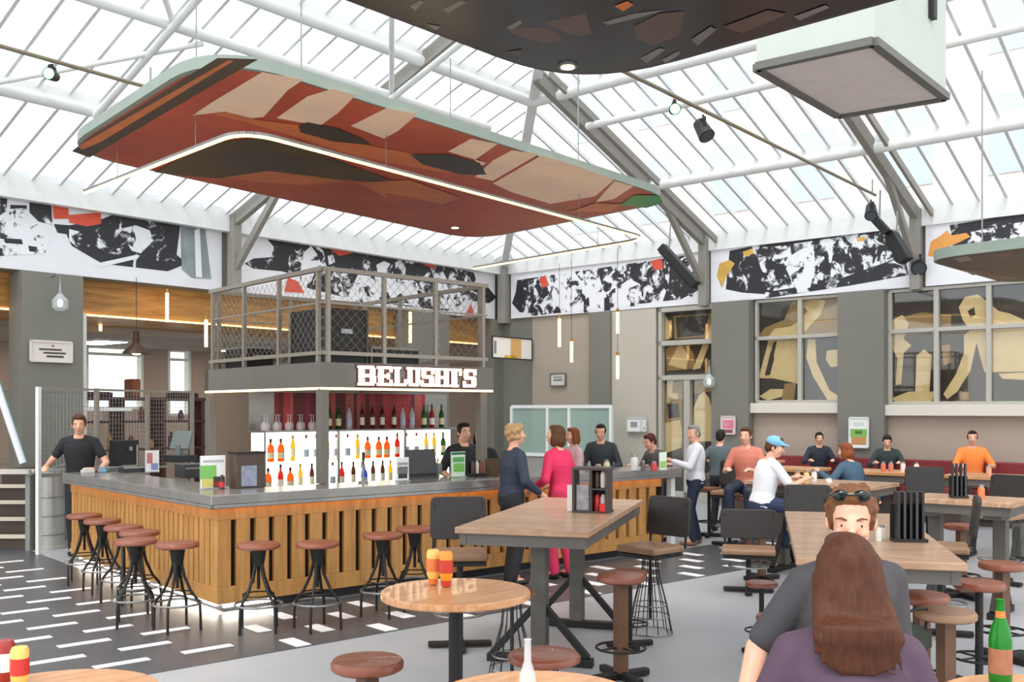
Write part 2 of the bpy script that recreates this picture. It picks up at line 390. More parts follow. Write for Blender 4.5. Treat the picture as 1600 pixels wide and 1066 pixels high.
# its far wall with tall windows
off = -6.6
wins = [(134, 224, 522, 640), (262, 298, 532, 650)]
mb = MB(); edges = []
bcur = 17.5
for (x0, x1, y0, y1) in wins:
    b0, b1 = b_px(x0, off), b_px(x1, off)
    lw_box(mb, b0, bcur, off - .25, off, 0, 3.5); z0 = LW((x0 + x1) / 2, y1, off).z; z1 = LW((x0 + x1) / 2, y0, off).z
    lw_box(mb, b1, b0, off - .25, off, 0, z0); lw_box(mb, b1, b0, off - .25, off, z1, 3.5); edges.append((b1, b0, z0, z1)); bcur = b1
bq = b_px(452, off); br = b_px(424, off)
lw_box(mb, br, bcur, off - .25, off, 0, 3.5); lw_box(mb, -.6, bq, off - .25, off, 0, 3.5); lw_box(mb, -.7, -.35, off - .25, -.46, 0, 4.3); lw_box(mb, bq, br, off - .25, off, 0, 2.5); lw_box(mb, bq, br, off - .25, off, 2.9, 3.5); edges.append((bq, br, 2.5, 2.9))
struct('wall_back', mb, mat('pinkish_plaster', (176, 160, 150), .8, 0, .06, 1.5))
for i, (b0, b1, z0, z1) in enumerate(edges):
    r = thing(f'window_{i + 3}', None, None); r['kind'] = 'structure'
    f = MB()
    for b in (b0, b1 - .06): lw_box(f, b, b + .06, off - .2, off + .02, z0, z1)
    for z in (z0, z1 - .06): lw_box(f, b0, b1, off - .2, off + .02, z, z + .06)
    if i < 2: lw_box(f, b0, b1, off - .16, off - .02, z1 - .5, z1 - .44)
    else:
        for q in range(1, 4): lw_box(f, b0 + (b1 - b0) * q / 4 - .03, b0 + (b1 - b0) * q / 4 + .03, off - .16, off - .02, z0, z1)
    f.build('window_frame', M_WHITEM, r); g = MB(); lw_box(g, b0, b1, off - .12, off - .114, z0, z1); g.build('pane', M_PANE, r)

# ================================================================ glass roof
ZE, TAN = 5.36, .364
mb = MB()
SL = sqrt(1 + TAN * TAN)
def roofR(a, b, d=0): return R(a, b, ZE + TAN * b + d)      # slope above the wall on the right
def roofL(a, b, d=0): return R(a, b, ZE + TAN * a + d)      # slope above the wall on the left
NA, DEP = 17.0, 9.0
def pane_mesh(fn, swap):
    g = MB(); step = .84; n = int(NA / step)
    for i in range(n):
        u0, u1 = i * step, (i + 1) * step
        v0, v1 = min(u0, DEP), min(u1, DEP)          # hip: slopes meet along a = b
        ll = (lambda u, v: fn(v, u)) if swap else (lambda u, v: fn(u, v))
        P = [ll(u0, 0), ll(u1, 0), ll(u1, v1)] + ([ll(u0, v0)] if v0 > 0 else [])
        g.poly(P)
    return g
M_ROOFGLASS = glass('roof_glass', (236, 242, 246), .95, .05, True)
for n, fn, swap in ((6, roofR, False), (7, roofL, True)):
    r = thing(f'window_{n}', None, None); r['kind'] = 'structure'
    pane_mesh(fn, swap).build('pane', M_ROOFGLASS, r)
    f = MB(); ll = (lambda u, v, d=0: fn(v, u, d)) if swap else (lambda u, v, d=0: fn(u, v, d))
    k = 1
    while k * .42 < NA:
        u = k * .42; v = min(u, DEP)
        f.beam(ll(u, 0, -.04), ll(u, v, -.04), .045, .07); k += 1
    f.build('glazing_bar', M_BARS, r)
    f = MB()
    for v in (2.15, 4.9): 
        f.cyl(ll(v, v, -.20), ll(NA, v, -.20), .085, n=12); f.beam(ll(v, v, -.08), ll(NA, v, -.08), .06, .16)
    f.build('purlin', M_WHITEM, r, 40)
    f = MB()
    f.beam(ll(-.1, .02, -.14), ll(NA, .02, -.14), .16, .42); f.build('eaves_gutter', M_WHITEM, r)
mb = MB(); mb.beam(roofR(0, 0, -.12), roofR(8.9, 8.9, -.12), .16, .24); struct('trim_3', mb, M_WHITEM)
# posts between banners with rafters above and struts
M_POST = mat('warm_grey_steel', (146, 142, 134), .5, .1, .1, 6)
mb = MB(); apost = [a_px(1105), a_px(1435), a_px(1435) + 4.15]; bpost = [b_px(360), b_px(360) + 7.1]
mb.box(R(.12, .12, 4.62), (.22, .22, 1.5), ROT_A)
for a in apost: mb.box(R(a, .12, 4.62), (.17, .2, 1.4), ROT_A)
for b in bpost: mb.box(R(.12, b, 4.62), (.2, .17, 1.4), ROT_A)
struct('trim_4', mb, M_POST, bevel=.01)
mb = MB()
for a in apost:
    mb.beam(R(a, .1, ZE - .15), roofR(a, min(a, 8.5), -.18), .11, .22); mb.beam(R(a + .26, .1, ZE - .15), roofR(a + .26, min(a, 8.5), -.2), .05, .12)
    mb.beam(R(a, .15, 4.35), roofR(a, 1.5, -.25), .09, .12)
for b in bpost:
    mb.beam(R(.1, b, ZE - .15), roofL(min(b, 8.5), b, -.18), .11, .22); mb.beam(R(.15, b, 4.35), roofL(1.5, b, -.25), .09, .12)
struct('trim_5', mb, M_POST)
# roof trusses: horizontal ties and diagonals high up
mb = MB()
def tie(p, q, r=.05): mb.cyl(p, q, r, n=10)
for a in (4.2, 6.6):
    tie(roofL(a, a + 1, -.3), roofL(a, 17, -.3), .07)
for b in (7.4, 11, 14.5):
    tie(roofL(2.2, b, -.3), roofL(6.6, b + .2, -.55), .05); tie(roofL(4.2, b, -.3), roofL(6.6, b + 2.2, -.4), .04); tie(roofL(2.2, b + 1.6, -.3), roofL(4.2, b - .4, -.4), .035)
tie(roofR(5.5, 4.2, -.3), roofR(16, 4.2, -.3), .06)
struct('trim_6', mb, M_WHITEM, 40)
# neighbouring brick building seen faintly through the glass
mb = MB()
wall_box(mb, -6, 28, -9, -8, 0, 13.5, 0)
for i in range(13):
    a = -4 + i * 2.5
    for z in (7.5, 10.4): wall_box(mb, a, a + 1.2, -8.05, -7.97, z, z + 1.9, 1)
o = mb.build('brick_building', [mat('pale_pink_brick', (250, 226, 216), .8, 0, .06, 1.0), mat('pale_blue_panes', (196, 214, 228), .2)])
tag(o, 'pale pink brick building with tall windows outside beyond the glass roof', 'building')
# ================================================================ printed banners under the roof
M_BPAPER = mat('banner_white', (228, 228, 232), .55, 0, .05, 3)
M_INK = inked('banner_ink', 3.4, .60, seed=1.0)
M_INKL = inked('banner_light_ink', 4.4, .43, seed=5.0)
M_INKM = inked('banner_mixed_ink', 4.6, .52, seed=9.0)
M_BRED = mat('banner_red', (222, 84, 58), .55, 0, .2, 4)
M_BGREY = mat('banner_grey', (150, 158, 160), .55, 0, .3, 2.5, col2=(112, 122, 126))
M_BYEL = mat('banner_yellow', (222, 178, 84), .55, 0, .35, 4)
M_BORG = mat('banner_orange', (240, 164, 84), .55, 0, .25, 3)
BM = [M_BPAPER, M_INK, M_INKL, M_INKM, M_BRED, M_BGREY, M_BYEL, M_BORG]
def banner(fn, side, x0, x1, polys, label):
    m = MB()
    if side == 'A':
        a0, a1 = a_px(x0), a_px(x1); o0, o1 = .02, .06
        wall_box(m, a0, a1, o0, o1, ZB + .012, ZT, 0); clip = lambda x, y, d: RW(x, y, o1 + d); loc = R((a0 + a1) / 2, .04, ZB)
    else:
        b0, b1 = b_px(x1), b_px(x0); o0, o1 = -.13, -.09
        wall_box(m, o0, o1, b0, b1, ZB + .012, ZT, 0); clip = lambda x, y, d: LW(x, y, o1 + d); loc = R(-.1, (b0 + b1) / 2, ZB)
    d = .002
    for mi, P in polys:
        pts = [clip(x, y, d) for x, y in P]
        for p in pts: p.z = min(max(p.z, ZB + .022), ZT - .01)
        m.poly(pts, mi); d += .0005
    o = m.build('mural_banner', BM); return tag(o, label, 'banner', 'printed banners below the glass roof')
banner(LW, 'B', -150, 351, [
    (3, [(-150, 270), (0, 296), (6, 340), (0, 405), (-150, 385)]),
    (1, [(0, 296), (12, 300), (10, 330), (0, 336)]), (1, [(46, 300), (80, 312), (82, 352), (60, 346), (46, 332)]),
    (1, [(84, 350), (108, 352), (150, 346), (190, 330), (260, 344), (282, 350), (276, 398), (292, 412), (262, 424), (160, 412), (132, 396), (112, 384), (104, 366), (90, 364)]),
    (2, [(14, 306), (24, 300), (40, 306), (46, 320), (42, 338), (26, 346), (14, 334)]), (1, [(16, 320), (42, 321), (42, 327), (30, 325), (16, 327)]),
    (2, [(0, 346), (24, 346), (64, 352), (80, 372), (70, 396), (0, 400)]), (1, [(6, 372), (34, 374), (36, 382), (8, 380)]), (1, [(44, 384), (58, 386), (58, 394), (46, 393)]),
    (2, [(180, 360), (212, 352), (234, 360), (240, 376), (220, 396), (206, 392), (196, 376)]), (1, [(186, 372), (212, 371), (212, 377), (190, 378)]),
    (2, [(108, 358), (124, 362), (120, 386), (108, 376)]), (0, [(150, 412), (214, 398), (216, 404), (156, 418)]),
    (4, [(82, 322), (106, 320), (108, 342), (84, 342)]), (4, [(108, 336), (158, 332), (158, 350), (136, 354), (108, 348)]),
    (5, [(282, 348), (320, 352), (330, 436), (300, 434), (284, 420)]), (0, [(304, 360), (312, 356), (316, 434), (306, 433)])],
    'black and white comic style banner with red blocks, highest above the stairs')
banner(LW, 'B', 373, 778, [
    (3, [(470, 380), (560, 392), (680, 412), (740, 426), (752, 460), (700, 486), (560, 470), (480, 450)]),
    (1, [(382, 412), (396, 404), (424, 402), (428, 386), (416, 372), (460, 376), (492, 384), (500, 400), (486, 428), (462, 430), (440, 424), (396, 420)]),
    (1, [(504, 386), (560, 394), (640, 408), (672, 416), (680, 440), (640, 432), (560, 424), (510, 416)]),
    (2, [(474, 396), (486, 384), (496, 398), (502, 412), (494, 420), (486, 440), (474, 450), (468, 432)]),
    (2, [(512, 400), (520, 398), (524, 410), (514, 414)]), (2, [(588, 414), (600, 408), (614, 414), (614, 428), (590, 428)]),
    (2, [(540, 476), (556, 436), (560, 428), (610, 432), (650, 442), (656, 480), (600, 472)]), (1, [(592, 466), (606, 456), (612, 470), (626, 458), (640, 474), (600, 474)]),
    (2, [(680, 430), (692, 424), (700, 440), (716, 446), (712, 484), (694, 482), (684, 462)]), (1, [(728, 440), (762, 448), (776, 466), (764, 474), (738, 470)]),
    (4, [(512, 386), (544, 390), (550, 396), (530, 400)]), (4, [(650, 408), (684, 414), (676, 420)]), (4, [(726, 494), (736, 474), (742, 494)]), (4, [(444, 456), (450, 434), (466, 440), (476, 458)])],
    'black and white comic style banner partly behind the gantry above the bar')
banner(RW, 'A', 801, 1099, [
    (3, [(820, 436), (1080, 398), (1094, 440), (1080, 466), (830, 494)]),
    (1, [(808, 438), (834, 434), (834, 490), (812, 488), (800, 474), (806, 456)]), (1, [(1040, 404), (1060, 404), (1088, 440), (1094, 452), (1060, 470), (1044, 450), (1046, 430)]),
    (1, [(986, 414), (1016, 408), (1020, 430), (996, 446), (984, 432)]),
    (2, [(856, 462), (872, 430), (896, 424), (914, 446), (922, 432), (936, 430), (944, 458), (966, 448), (984, 436), (1000, 444), (996, 478), (880, 488)]),
    (1, [(912, 470), (920, 464), (922, 490), (912, 490)]), (1, [(944, 466), (952, 462), (954, 486), (944, 487)]),
    (4, [(842, 436), (852, 430), (858, 446), (848, 450)]), (4, [(1016, 408), (1034, 404), (1036, 420), (1022, 422)])],
    'black and white comic style banner full of pale figures, above the taupe wall')
banner(RW, 'A', 1113, 1424, [
    (1, [(1140, 392), (1180, 384), (1390, 352), (1412, 396), (1420, 430), (1330, 446), (1200, 468), (1134, 452)]),
    (3, [(1180, 390), (1380, 360), (1384, 410), (1300, 440), (1200, 456)]),
    (2, [(1238, 398), (1258, 386), (1272, 392), (1274, 420), (1264, 456), (1246, 458), (1228, 420)]),
    (6, [(1120, 432), (1124, 412), (1140, 406), (1148, 412), (1136, 430), (1128, 450)]), (6, [(1160, 394), (1176, 388), (1178, 396), (1164, 402)]), (6, [(1338, 372), (1352, 370), (1352, 376), (1340, 378)]),
    (0, [(1112, 466), (1140, 456), (1196, 460), (1196, 474), (1112, 476)]), (0, [(1316, 458), (1340, 446), (1424, 434), (1424, 454), (1316, 462)])],
    'black and white comic style banner with yellow patches, above the windows')
banner(RW, 'A', 1448, 1745, [
    (1, [(1484, 352), (1578, 336), (1700, 320), (1745, 400), (1700, 430), (1560, 440), (1490, 392)]), (3, [(1500, 366), (1578, 350), (1700, 330), (1700, 420), (1540, 420)]),
    (7, [(1450, 400), (1454, 378), (1470, 368), (1480, 360), (1486, 368), (1510, 364), (1516, 370), (1496, 380), (1474, 388), (1462, 402)]),
    (0, [(1520, 442), (1580, 428), (1640, 430), (1640, 446), (1520, 452)])],
    'black and white comic style banner with an orange patch, farthest along the window wall')

# ================================================================ painted ceiling rafts
def rounded(P, r, n=8):
    out = []; N = len(P)
    for i in range(N):
        a, b, c = P[i - 1], P[i], P[(i + 1) % N]
        u = (a - b).normalized(); v = (c - b).normalized()
        for k in range(n + 1):
            t = k / n; p0 = b + u * r * (1 - t) ; p1 = b + v * r * t
            q = (b + u * r) * (1 - t) ** 2 + b * 2 * t * (1 - t) + (b + v * r) * t ** 2
            out.append(q)
    return out
M_RIM = mat('grey_green_rim', (134, 146, 136), .5, 0, .1, 4)
M_RRED = mat('raft_brick_red', (192, 76, 46), .45, 0, .25, 1.2, col2=(158, 54, 32))
M_RCREAM = mat('raft_cream', (252, 216, 186), .45, 0, .1, 2)
M_RBLACK = mat('raft_black_brown', (50, 36, 28), .4, 0, .4, 2)
M_RORG = mat('raft_orange', (216, 114, 58), .45, 0, .3, 2)
M_ROLIVE = mat('raft_olive', (82, 62, 20), .45, 0, .4, 2, col2=(46, 34, 16))
M_RGREEN = mat('raft_green', (50, 150, 80), .45, 0, .2, 4)
RZ = 4.40
def raft(name, pts, z, th, label, art, mats, r=1.0, wires=True, lamps=()):
    cen = sum(pts, Vector()) / len(pts); root = thing(name, label, 'ceiling panel', (cen.x, cen.y, z))
    out = rounded(pts, r)
    m = MB(); m.prism([Vector((p.x, p.y, z)) for p in out], (0, 0, th), 0)
    rim = m.build('raft_body', [mats[0]], root, 40, local=False)
    a = MB(); d = .002
    a.poly([Vector((p.x, p.y, z - d)) for p in rounded([cen + (q - cen) * .985 for q in pts], r)][::-1], 0)
    for mi, P in art:
        d += .0004; a.poly([at_z(x, y, z) + Vector((0, 0, -d)) for x, y in P], mi)
    a.build('painted_artwork', mats[1:], root, local=False)
    if wires:
        for q in pts:
            w_ = cen + (q - cen) * .62; m = MB(); m.cyl((w_.x, w_.y, z + th), (w_.x, w_.y, z + 2.2), .008, n=6); m.build('hanging_wire', M_STEEL, root, local=False)
    for x, y in lamps:
        p = at_z(x, y, z); m = MB(); m.cyl(p + Vector((0, 0, -.02)), p + Vector((0, 0, -.002)), .07, n=16, mi=0); m.cyl(p + Vector((0, 0, -.024)), p + Vector((0, 0, -.018)), .05, n=16, mi=1)
        m.build('downlight', [M_STEEL, light_mat('downlight_glow', (255, 214, 150), 9)], root, local=False)
    return root
NPT, WPT, EPT, SPT = at_z(330, 82, RZ), at_z(92, 236, RZ), at_z(1062, 313, RZ), at_z(742, 376, RZ)
WPT.z = EPT.z = 0
raft('ceiling_raft', [Vector((p.x, p.y, 0)) for p in (NPT, EPT, SPT, WPT)], RZ, .09, 'large hanging ceiling panel painted with red and cream stripes above the bar', [
    (2, [(112, 236), (140, 214), (340, 90), (404, 92), (330, 134), (180, 222), (140, 246)]),          # black sweep
    (3, [(122, 228), (150, 212), (356, 94), (366, 94), (160, 220), (128, 234)]),                      # brown line
    (1, [(300, 180), (330, 160), (410, 112), (474, 124), (450, 140), (412, 182), (380, 186), (352, 174)]),
    (1, [(432, 184), (480, 150), (520, 138), (556, 148), (528, 176), (500, 196)]),
    (1, [(548, 196), (604, 168), (652, 178), (622, 204), (600, 216)]),
    (1, [(700, 236), (736, 216), (778, 224), (744, 248), (734, 270), (760, 254)]),
    (1, [(742, 276), (770, 250), (800, 234), (842, 240), (770, 282)]), (1, [(770, 286), (846, 242), (900, 258), (960, 280), (930, 306), (860, 318), (800, 300)]),
    (1, [(960, 282), (990, 290), (960, 310), (930, 316)]),
    (3, [(330, 176), (352, 174), (400, 186), (480, 196), (530, 218), (640, 238), (720, 262), (700, 270), (560, 244), (420, 200)]),
    (2, [(466, 196), (480, 190), (530, 200), (570, 218), (580, 226), (520, 220), (470, 206)]), (2, [(640, 240), (700, 240), (750, 254), (760, 272), (720, 272), (660, 256)]),
    (4, [(240, 268), (330, 222), (400, 214), (460, 224), (560, 262), (620, 284), (560, 282), (440, 272), (340, 278), (270, 272)]),
    (2, [(310, 250), (380, 228), (440, 236), (500, 262), (440, 272), (350, 272)]), (3, [(350, 276), (420, 266), (500, 276), (540, 282), (470, 288), (390, 282)]),
    (3, [(560, 284), (640, 280), (720, 308), (690, 318), (600, 306)]), (0, [(600, 300), (690, 318), (620, 322)]),
    (5, [(968, 320), (990, 304), (1030, 304), (1036, 316), (1010, 324)]), (3, [(890, 330), (930, 316), (972, 318), (950, 330)])],
    [M_RIM, M_RRED, M_RCREAM, M_RBLACK, M_RORG, M_ROLIVE, M_RGREEN], r=.75, lamps=[(711, 354)])
M_RB = mat('raft_gloss_black', (30, 26, 26), .25, 0, .3, 3)
M_RTAN = mat('raft_dark_tan', (92, 70, 60), .35, 0, .3, 3)
M_RGR = mat('raft_grey_streak', (128, 122, 116), .35, 0, .4, 6)
S2 = at_z(905, 138, RZ); S2.z = 0
dL = Vector((-.68, -.733, 0)).normalized(); dR = Vector((.74, -.673, 0)).normalized()
raft('ceiling_raft', [S2, S2 + dR * 3.6, S2 + dR * 3.6 + dL * 6.0, S2 + dL * 6.0], RZ, .09, 'black glossy hanging ceiling panel with abstract figures, above the nearest tables', [
    (1, [(790, 40), (860, 44), (880, 62), (850, 68), (800, 52)]), (1, [(850, 34), (915, 20), (925, 52), (900, 56), (870, 44)]),
    (2, [(640, 8), (656, 0), (664, 2), (648, 16)]), (2, [(690, 14), (720, 0), (730, 2), (700, 20)]), (2, [(790, 42), (812, 30), (816, 34), (800, 46)]),
    (2, [(940, 34), (990, 20), (1040, 14), (1000, 26), (950, 38)]), (1, [(990, 40), (1030, 20), (1070, 16), (1060, 56), (1020, 70), (996, 60)]),
    (2, [(1000, 90), (1030, 74), (1040, 76), (1010, 98)]), (2, [(1034, 92), (1060, 78), (1064, 82), (1040, 98)]), (2, [(666, 36), (690, 40), (680, 46)]), (3, [(960, 8), (980, 0), (990, 6), (974, 16)]), (1, [(790, 80), (816, 76), (812, 84)]), (2, [(1080, 60), (1110, 40), (1120, 44), (1090, 70)]), (1, [(1130, 40), (1200, 14), (1230, 20), (1160, 50)]), (2, [(1240, 24), (1290, 6), (1296, 10), (1250, 30)])],
    [mat('raft_black_rim', (52, 46, 48), .4), M_RB, M_RTAN, M_RGR, M_RORG], r=.9, wires=True, lamps=[(887, 101)])
Z3 = 3.6
W3 = at_z(1440, 406, Z3); W3.z = 0; d1 = Vector((.45, -.893, 0)).normalized(); d2 = Vector((.69, .724, 0)).normalized()
d1 = Vector((.66, -.751, 0)).normalized()
raft('ceiling_raft', [W3, W3 + d1 * 2.6, W3 + d1 * 2.6 + d2 * 3.0, W3 + d2 * 3.0], Z3, .12, 'small dark hanging ceiling panel with grey rim in front of the farthest banner', [
    (2, [(1490, 404), (1510, 400), (1520, 406), (1500, 410)]), (2, [(1500, 420), (1530, 428), (1520, 430)]), (1, [(1540, 400), (1578, 394), (1578, 402)]), (1, [(1480, 416), (1560, 436), (1600, 436), (1540, 424)])],
    [M_RIM, mat('raft_maroon_black', (56, 34, 32), .4, 0, .3, 3), mat('raft_maroon', (96, 52, 42), .4), M_RGR], r=.5)

# warm led ring hanging below the striped panel
LZ = 4.08
ring_px = [(380, 205), (1012, 374), (740, 420), (132, 302)]
pts = [at_z(x, y, LZ) for x, y in ring_px]
cen = sum(pts, Vector()) / 4
root = thing('led_light_line', 'thin three sided line of warm white light hung under the striped ceiling panel', 'hanging light', cen)
m = MB(); rp = rounded(pts, .35); m2 = MB()
rp = [pts[3]] + rounded(pts, .35)[:18] + [pts[2]]
for i in range(len(rp) - 1):
    p, q = rp[i], rp[i + 1]
    if (p - q).length > 1e-4:
        m.beam(p, q, .024, .018); m2.beam(p + Vector((0, 0, .022)), q + Vector((0, 0, .022)), .028, .024)
m.build('light_strip', M_LED, root, local=False); m2.build('channel', M_STEEL, root, local=False)
for i in (3, 0, 1):
    for t in (.25, .75):
        e = pts[i] * (1 - t) + pts[(i + 1) % 4] * t; c = MB(); c.cyl(e + Vector((0, 0, .04)), Vector((e.x, e.y, RZ - .005)), .004, n=5); c.build('hanging_wire', M_STEEL, root, local=False)

# air handling box
hz = 4.6
hp = [at_z(x, y, hz) for x, y in ((1182, 103), (1365, 63), (1478, 150), (1310, 178))]
hc = sum(hp, Vector()) / 4
root = thing('air_heater_box', 'big pale grey ventilation box hanging from the roof', 'ventilation unit', hc)
m = MB(); m.prism(hp, (0, 0, 1.5)); m.build('casing', mat('pale_green_grey_casing', (178, 186, 178), .5, 0, .05, 3), root, local=False)
m = MB()
for i in range(4): m.beam(hp[i] + Vector((0, 0, -.01)), hp[(i + 1) % 4] + Vector((0, 0, -.01)), .07, .06)
m.build('edge_frame', mat('dark_grey_frame', (92, 92, 88), .5), root, local=False)
m = MB(); m.prism([hc + (p - hc) * .95 + Vector((0, 0, -.02)) for p in hp], (0, 0, .018)); m.build('grille', mat('warm_grey_filter', (206, 196, 190), .8, 0, .1, 5), root, local=False)
for t in (.35, .75):
    q = hp[1] * (1 - t) + hp[2] * t; nn = (hp[1] - hp[0]).normalized(); m = MB(); m.box(q + nn * .02 + Vector((0, 0, .62)), (.05, .09, .16), ROT_A); m.build('latch', M_DARK, root, local=False)
for i in range(4):
    m = MB(); q = hc + (hp[i] - hc) * .8; m.cyl(q + Vector((0, 0, 1.5)), q + Vector((0, 0, 2.6)), .012, n=6); m.build('hanging_rod', M_STEEL, root, local=False)

# lighting tubes strung across the roof with spotlights
def tube_rail(p, q, label):
    root = thing('lighting_rail', label, 'lighting rail', (Vector(p) + Vector(q)) / 2); m = MB(); m.cyl(p, q, .022, n=8); m.build('rail_tube', mat('bronze_tube', (132, 120, 100), .4, .3), root, 40, local=False)
    for t in (.02, .98):
        m = MB(); e = Vector(p).lerp(Vector(q), t); m.cyl(e, e + Vector((0, 0, .22)), .012, n=6); m.build('hanger', M_STEEL, root, local=False)
    return root
pr, qr = at_d(960, 104, 9.2), at_d(1368, 305, 15.4)
tube_rail(pr, qr, 'thin metal lighting rail running from under the black panel to the window wall')
pl, ql = at_d(-60, 55, 8.6), at_d(240, 139, 10.6)
tube_rail(pl, ql, 'thin metal lighting rail with a green light, running behind the striped panel')
def spot(p, aim, label, col, size=.16, glow=None):
    root = thing('spotlight', label, 'spotlight', p); m = MB(); d = Vector(aim).normalized()
    m.cyl(-d * size * .6, d * size * .6, size * .38, size * .5, 14); m.build('housing', col, root, 40)
    m = MB(); m.cyl(d * size * .60, d * size * .62, size * .42, n=14); m.build('lens', glow or mat('lens_glass', (70, 74, 80), .1), root)
    m = MB(); m.box((0, 0, size * .6), (.03, size * .9, .03)); m.box((0, size * .45, size * .3), (.03, .02, size * .6)); m.box((0, -size * .45, size * .3), (.03, .02, size * .6)); m.cyl((0, 0, size * .6), (0, 0, size * .9), .012, n=6); m.build('yoke', M_DARK, root)
    return root
M_GREEN = light_mat('green_glow', (130, 255, 150), 3)
t = pr.lerp(qr, .235); spot(t + Vector((0, 0, -.21)), (.3, -.5, -.8), 'black spotlight on the rail beside the black panel', M_BLACK, .18)
t = pr.lerp(qr, .15); spot(t + Vector((0, 0, -.14)), (0, -1, -.2), 'small green lit spotlight on the rail beside the black panel', M_DARK, .12, M_GREEN)
t = pl.lerp(ql, .42); spot(t + Vector((0, 0, -.14)), (0, -1, -.1), 'small green lit spotlight on the rail behind the striped panel', M_DARK, .12, M_GREEN)
t = qr + Vector((-.07, 0, -.25)); spot(t, (-.2, -.6, -.7), 'black spotlight hanging at the wall end of the long rail', M_BLACK, .2)
t = at_d(1434, 414, 17.0); spot(t, (-.2, -.8, -.5), 'black spotlight fixed low on the roof post between two banners', M_BLACK, .26)
# long black speakers slung below the rafters
def column_speaker(p, q, label, w=.2):
    root = thing('column_speaker', label, 'speaker', (Vector(p) + Vector(q)) / 2); d = (Vector(q) - Vector(p)).normalized()
    m = MB(); m.beam(p, q, w, w * .9); m.build('cabinet', M_BLACK, root, bevel=.012, local=False)
    m = MB(); s = d.cross(Vector((0, 0, 1))).normalized(); n = s.cross(d); m.beam(Vector(p) + d * .05 - n * w * .46, Vector(q) - d * .05 - n * w * .46, w * .8, .02); m.build('grille', mat('speaker_cloth', (34, 34, 36), .9), root, local=False)
    m = MB(); m.cyl(Vector(p) + d * .2, Vector(p) + d * .2 + Vector((.05, .1, .55)), .015, n=6); m.build('bracket', M_STEEL, root, local=False)
column_speaker(at_d(1034, 386, 17.6), at_d(1088, 446, 17.2), 'long black speaker tilted down in front of the banner with pale figures', .17)
column_speaker(at_d(1362, 336, 16.0), at_d(1388, 364, 15.8), 'thin black speaker hanging just under the long rail', .12)
column_speaker(at_d(1392, 366, 15.9), at_d(1416, 408, 15.7), 'dark brown speaker tilted down beside the roof post', .2)

# pendant tube lamps
def tube_lamp(x, y0, y1, Y, label, zc=None, r=.028):
    p1, p0 = at_d(x, y0, Y), at_d(x, y1, Y)
    root = thing('tube_pendant', label, 'pendant lamp', p0, group='warm tube pendants'); h = p1.z - p0.z
    m = MB(); m.cyl((0, 0, 0), (0, 0, h), r, n=12); m.build('glowing_tube', M_WARMTUBE, root, 40)
    m = MB(); m.cyl((0, 0, h), (0, 0, h + .07), r * 1.1, n=12); m.build('cap', mat('brass', (170, 130, 70), .35, .7), root, 40)
    m = MB(); m.cyl((0, 0, h + .07), (0, 0, (zc or p1.z + .5) - p0.z), .005, n=5); m.build('cord', M_DARK, root)
for x, y0, y1, Y, lb, zc in ((205, 455, 494, 17.2, 'warm tube lamp hanging above the dark metal pendant in the back room opening', 3.42), (261, 458, 503, 16.9, 'warm tube lamp hanging between the dark pendant and the bar gantry', 3.42),
    (157, 494, 517, 18.2, 'short warm tube lamp in front of the bright tall back room window', 3.42), (322, 500, 542, 16.6, 'warm tube lamp beside the stair side end of the bar gantry', 3.42), (497, 430, 470, 18.2, 'warm tube lamp seen high behind the corner post of the gantry railing', 4.4),
    (641, 488, 536, 19.6, 'warm tube lamp seen through the gantry railing above the lit letters', 3.9), (874, 498, 542, 20.6, 'warm tube lamp highest on its cord, left of three by the taupe wall', 4.9), (893, 534, 566, 20.0, 'warm tube lamp hanging lowest above the small framed notice', 4.9),
    (965, 488, 521, 19.2, 'upper of two warm tube lamps in front of the grey pilaster', 4.9), (965, 556, 592, 18.6, 'lower of two warm tube lamps in front of the grey pilaster', 4.9)):
    tube_lamp(x, y0, y1, Y, lb, zc)
p = at_d(213, 553, 15.6)
root = thing('dome_pendant', 'dark bronze flared pendant lamp hanging in the back room opening', 'pendant lamp', p)
m = MB(); m.lathe([(.215, 0), (.20, .03), (.10, .12), (.05, .17), (.045, .36), (.0, .37)], n=24); m.build('lamp_shade', mat('dark_bronze', (62, 40, 26), .45, .4), root, 40)
m = MB(); m.ell((0, 0, .03), (.09, .09, .05)); m.build('bulb', light_mat('bulb_glow', (255, 220, 170), 6), root, 60)
m = MB(); m.cyl((0, 0, .37), (0, 0, 1.2), .006, n=5); m.build('cord', M_DARK, root)
def jar_lamp(p, label, d):
    root = thing('wall_lantern', label, 'wall lamp', p); m = MB(); m.lathe([(.06, 0), (.11, .04), (.115, .16), (.05, .24), (.03, .28)], n=18); m.build('glass_shade', glass('lamp_glass', (235, 240, 240), .7), root, 40)
    m = MB(); m.cyl((0, 0, .27), (0, 0, .42), .04, .03); m.tube([(0, 0, .4), (0, 0, .52), Vector(d) * .12 + Vector((0, 0, .56)), Vector(d) * .3 + Vector((0, 0, .54))], .012, 6); m.build('arm', M_STEEL, root, 40)
    m = MB(); m.ell((0, 0, .12), (.04, .04, .06)); m.build('bulb', mat('frosted_bulb', (250, 246, 235), .3, emit=1.2), root, 50)
q = LW(94, 486, .28); jar_lamp(q, 'glass jar wall lamp high on the grey pilaster above the framed sign', -A)
q = RW(1108, 606, .30); jar_lamp(q, 'glass jar wall lamp beside the glazed door', -B)
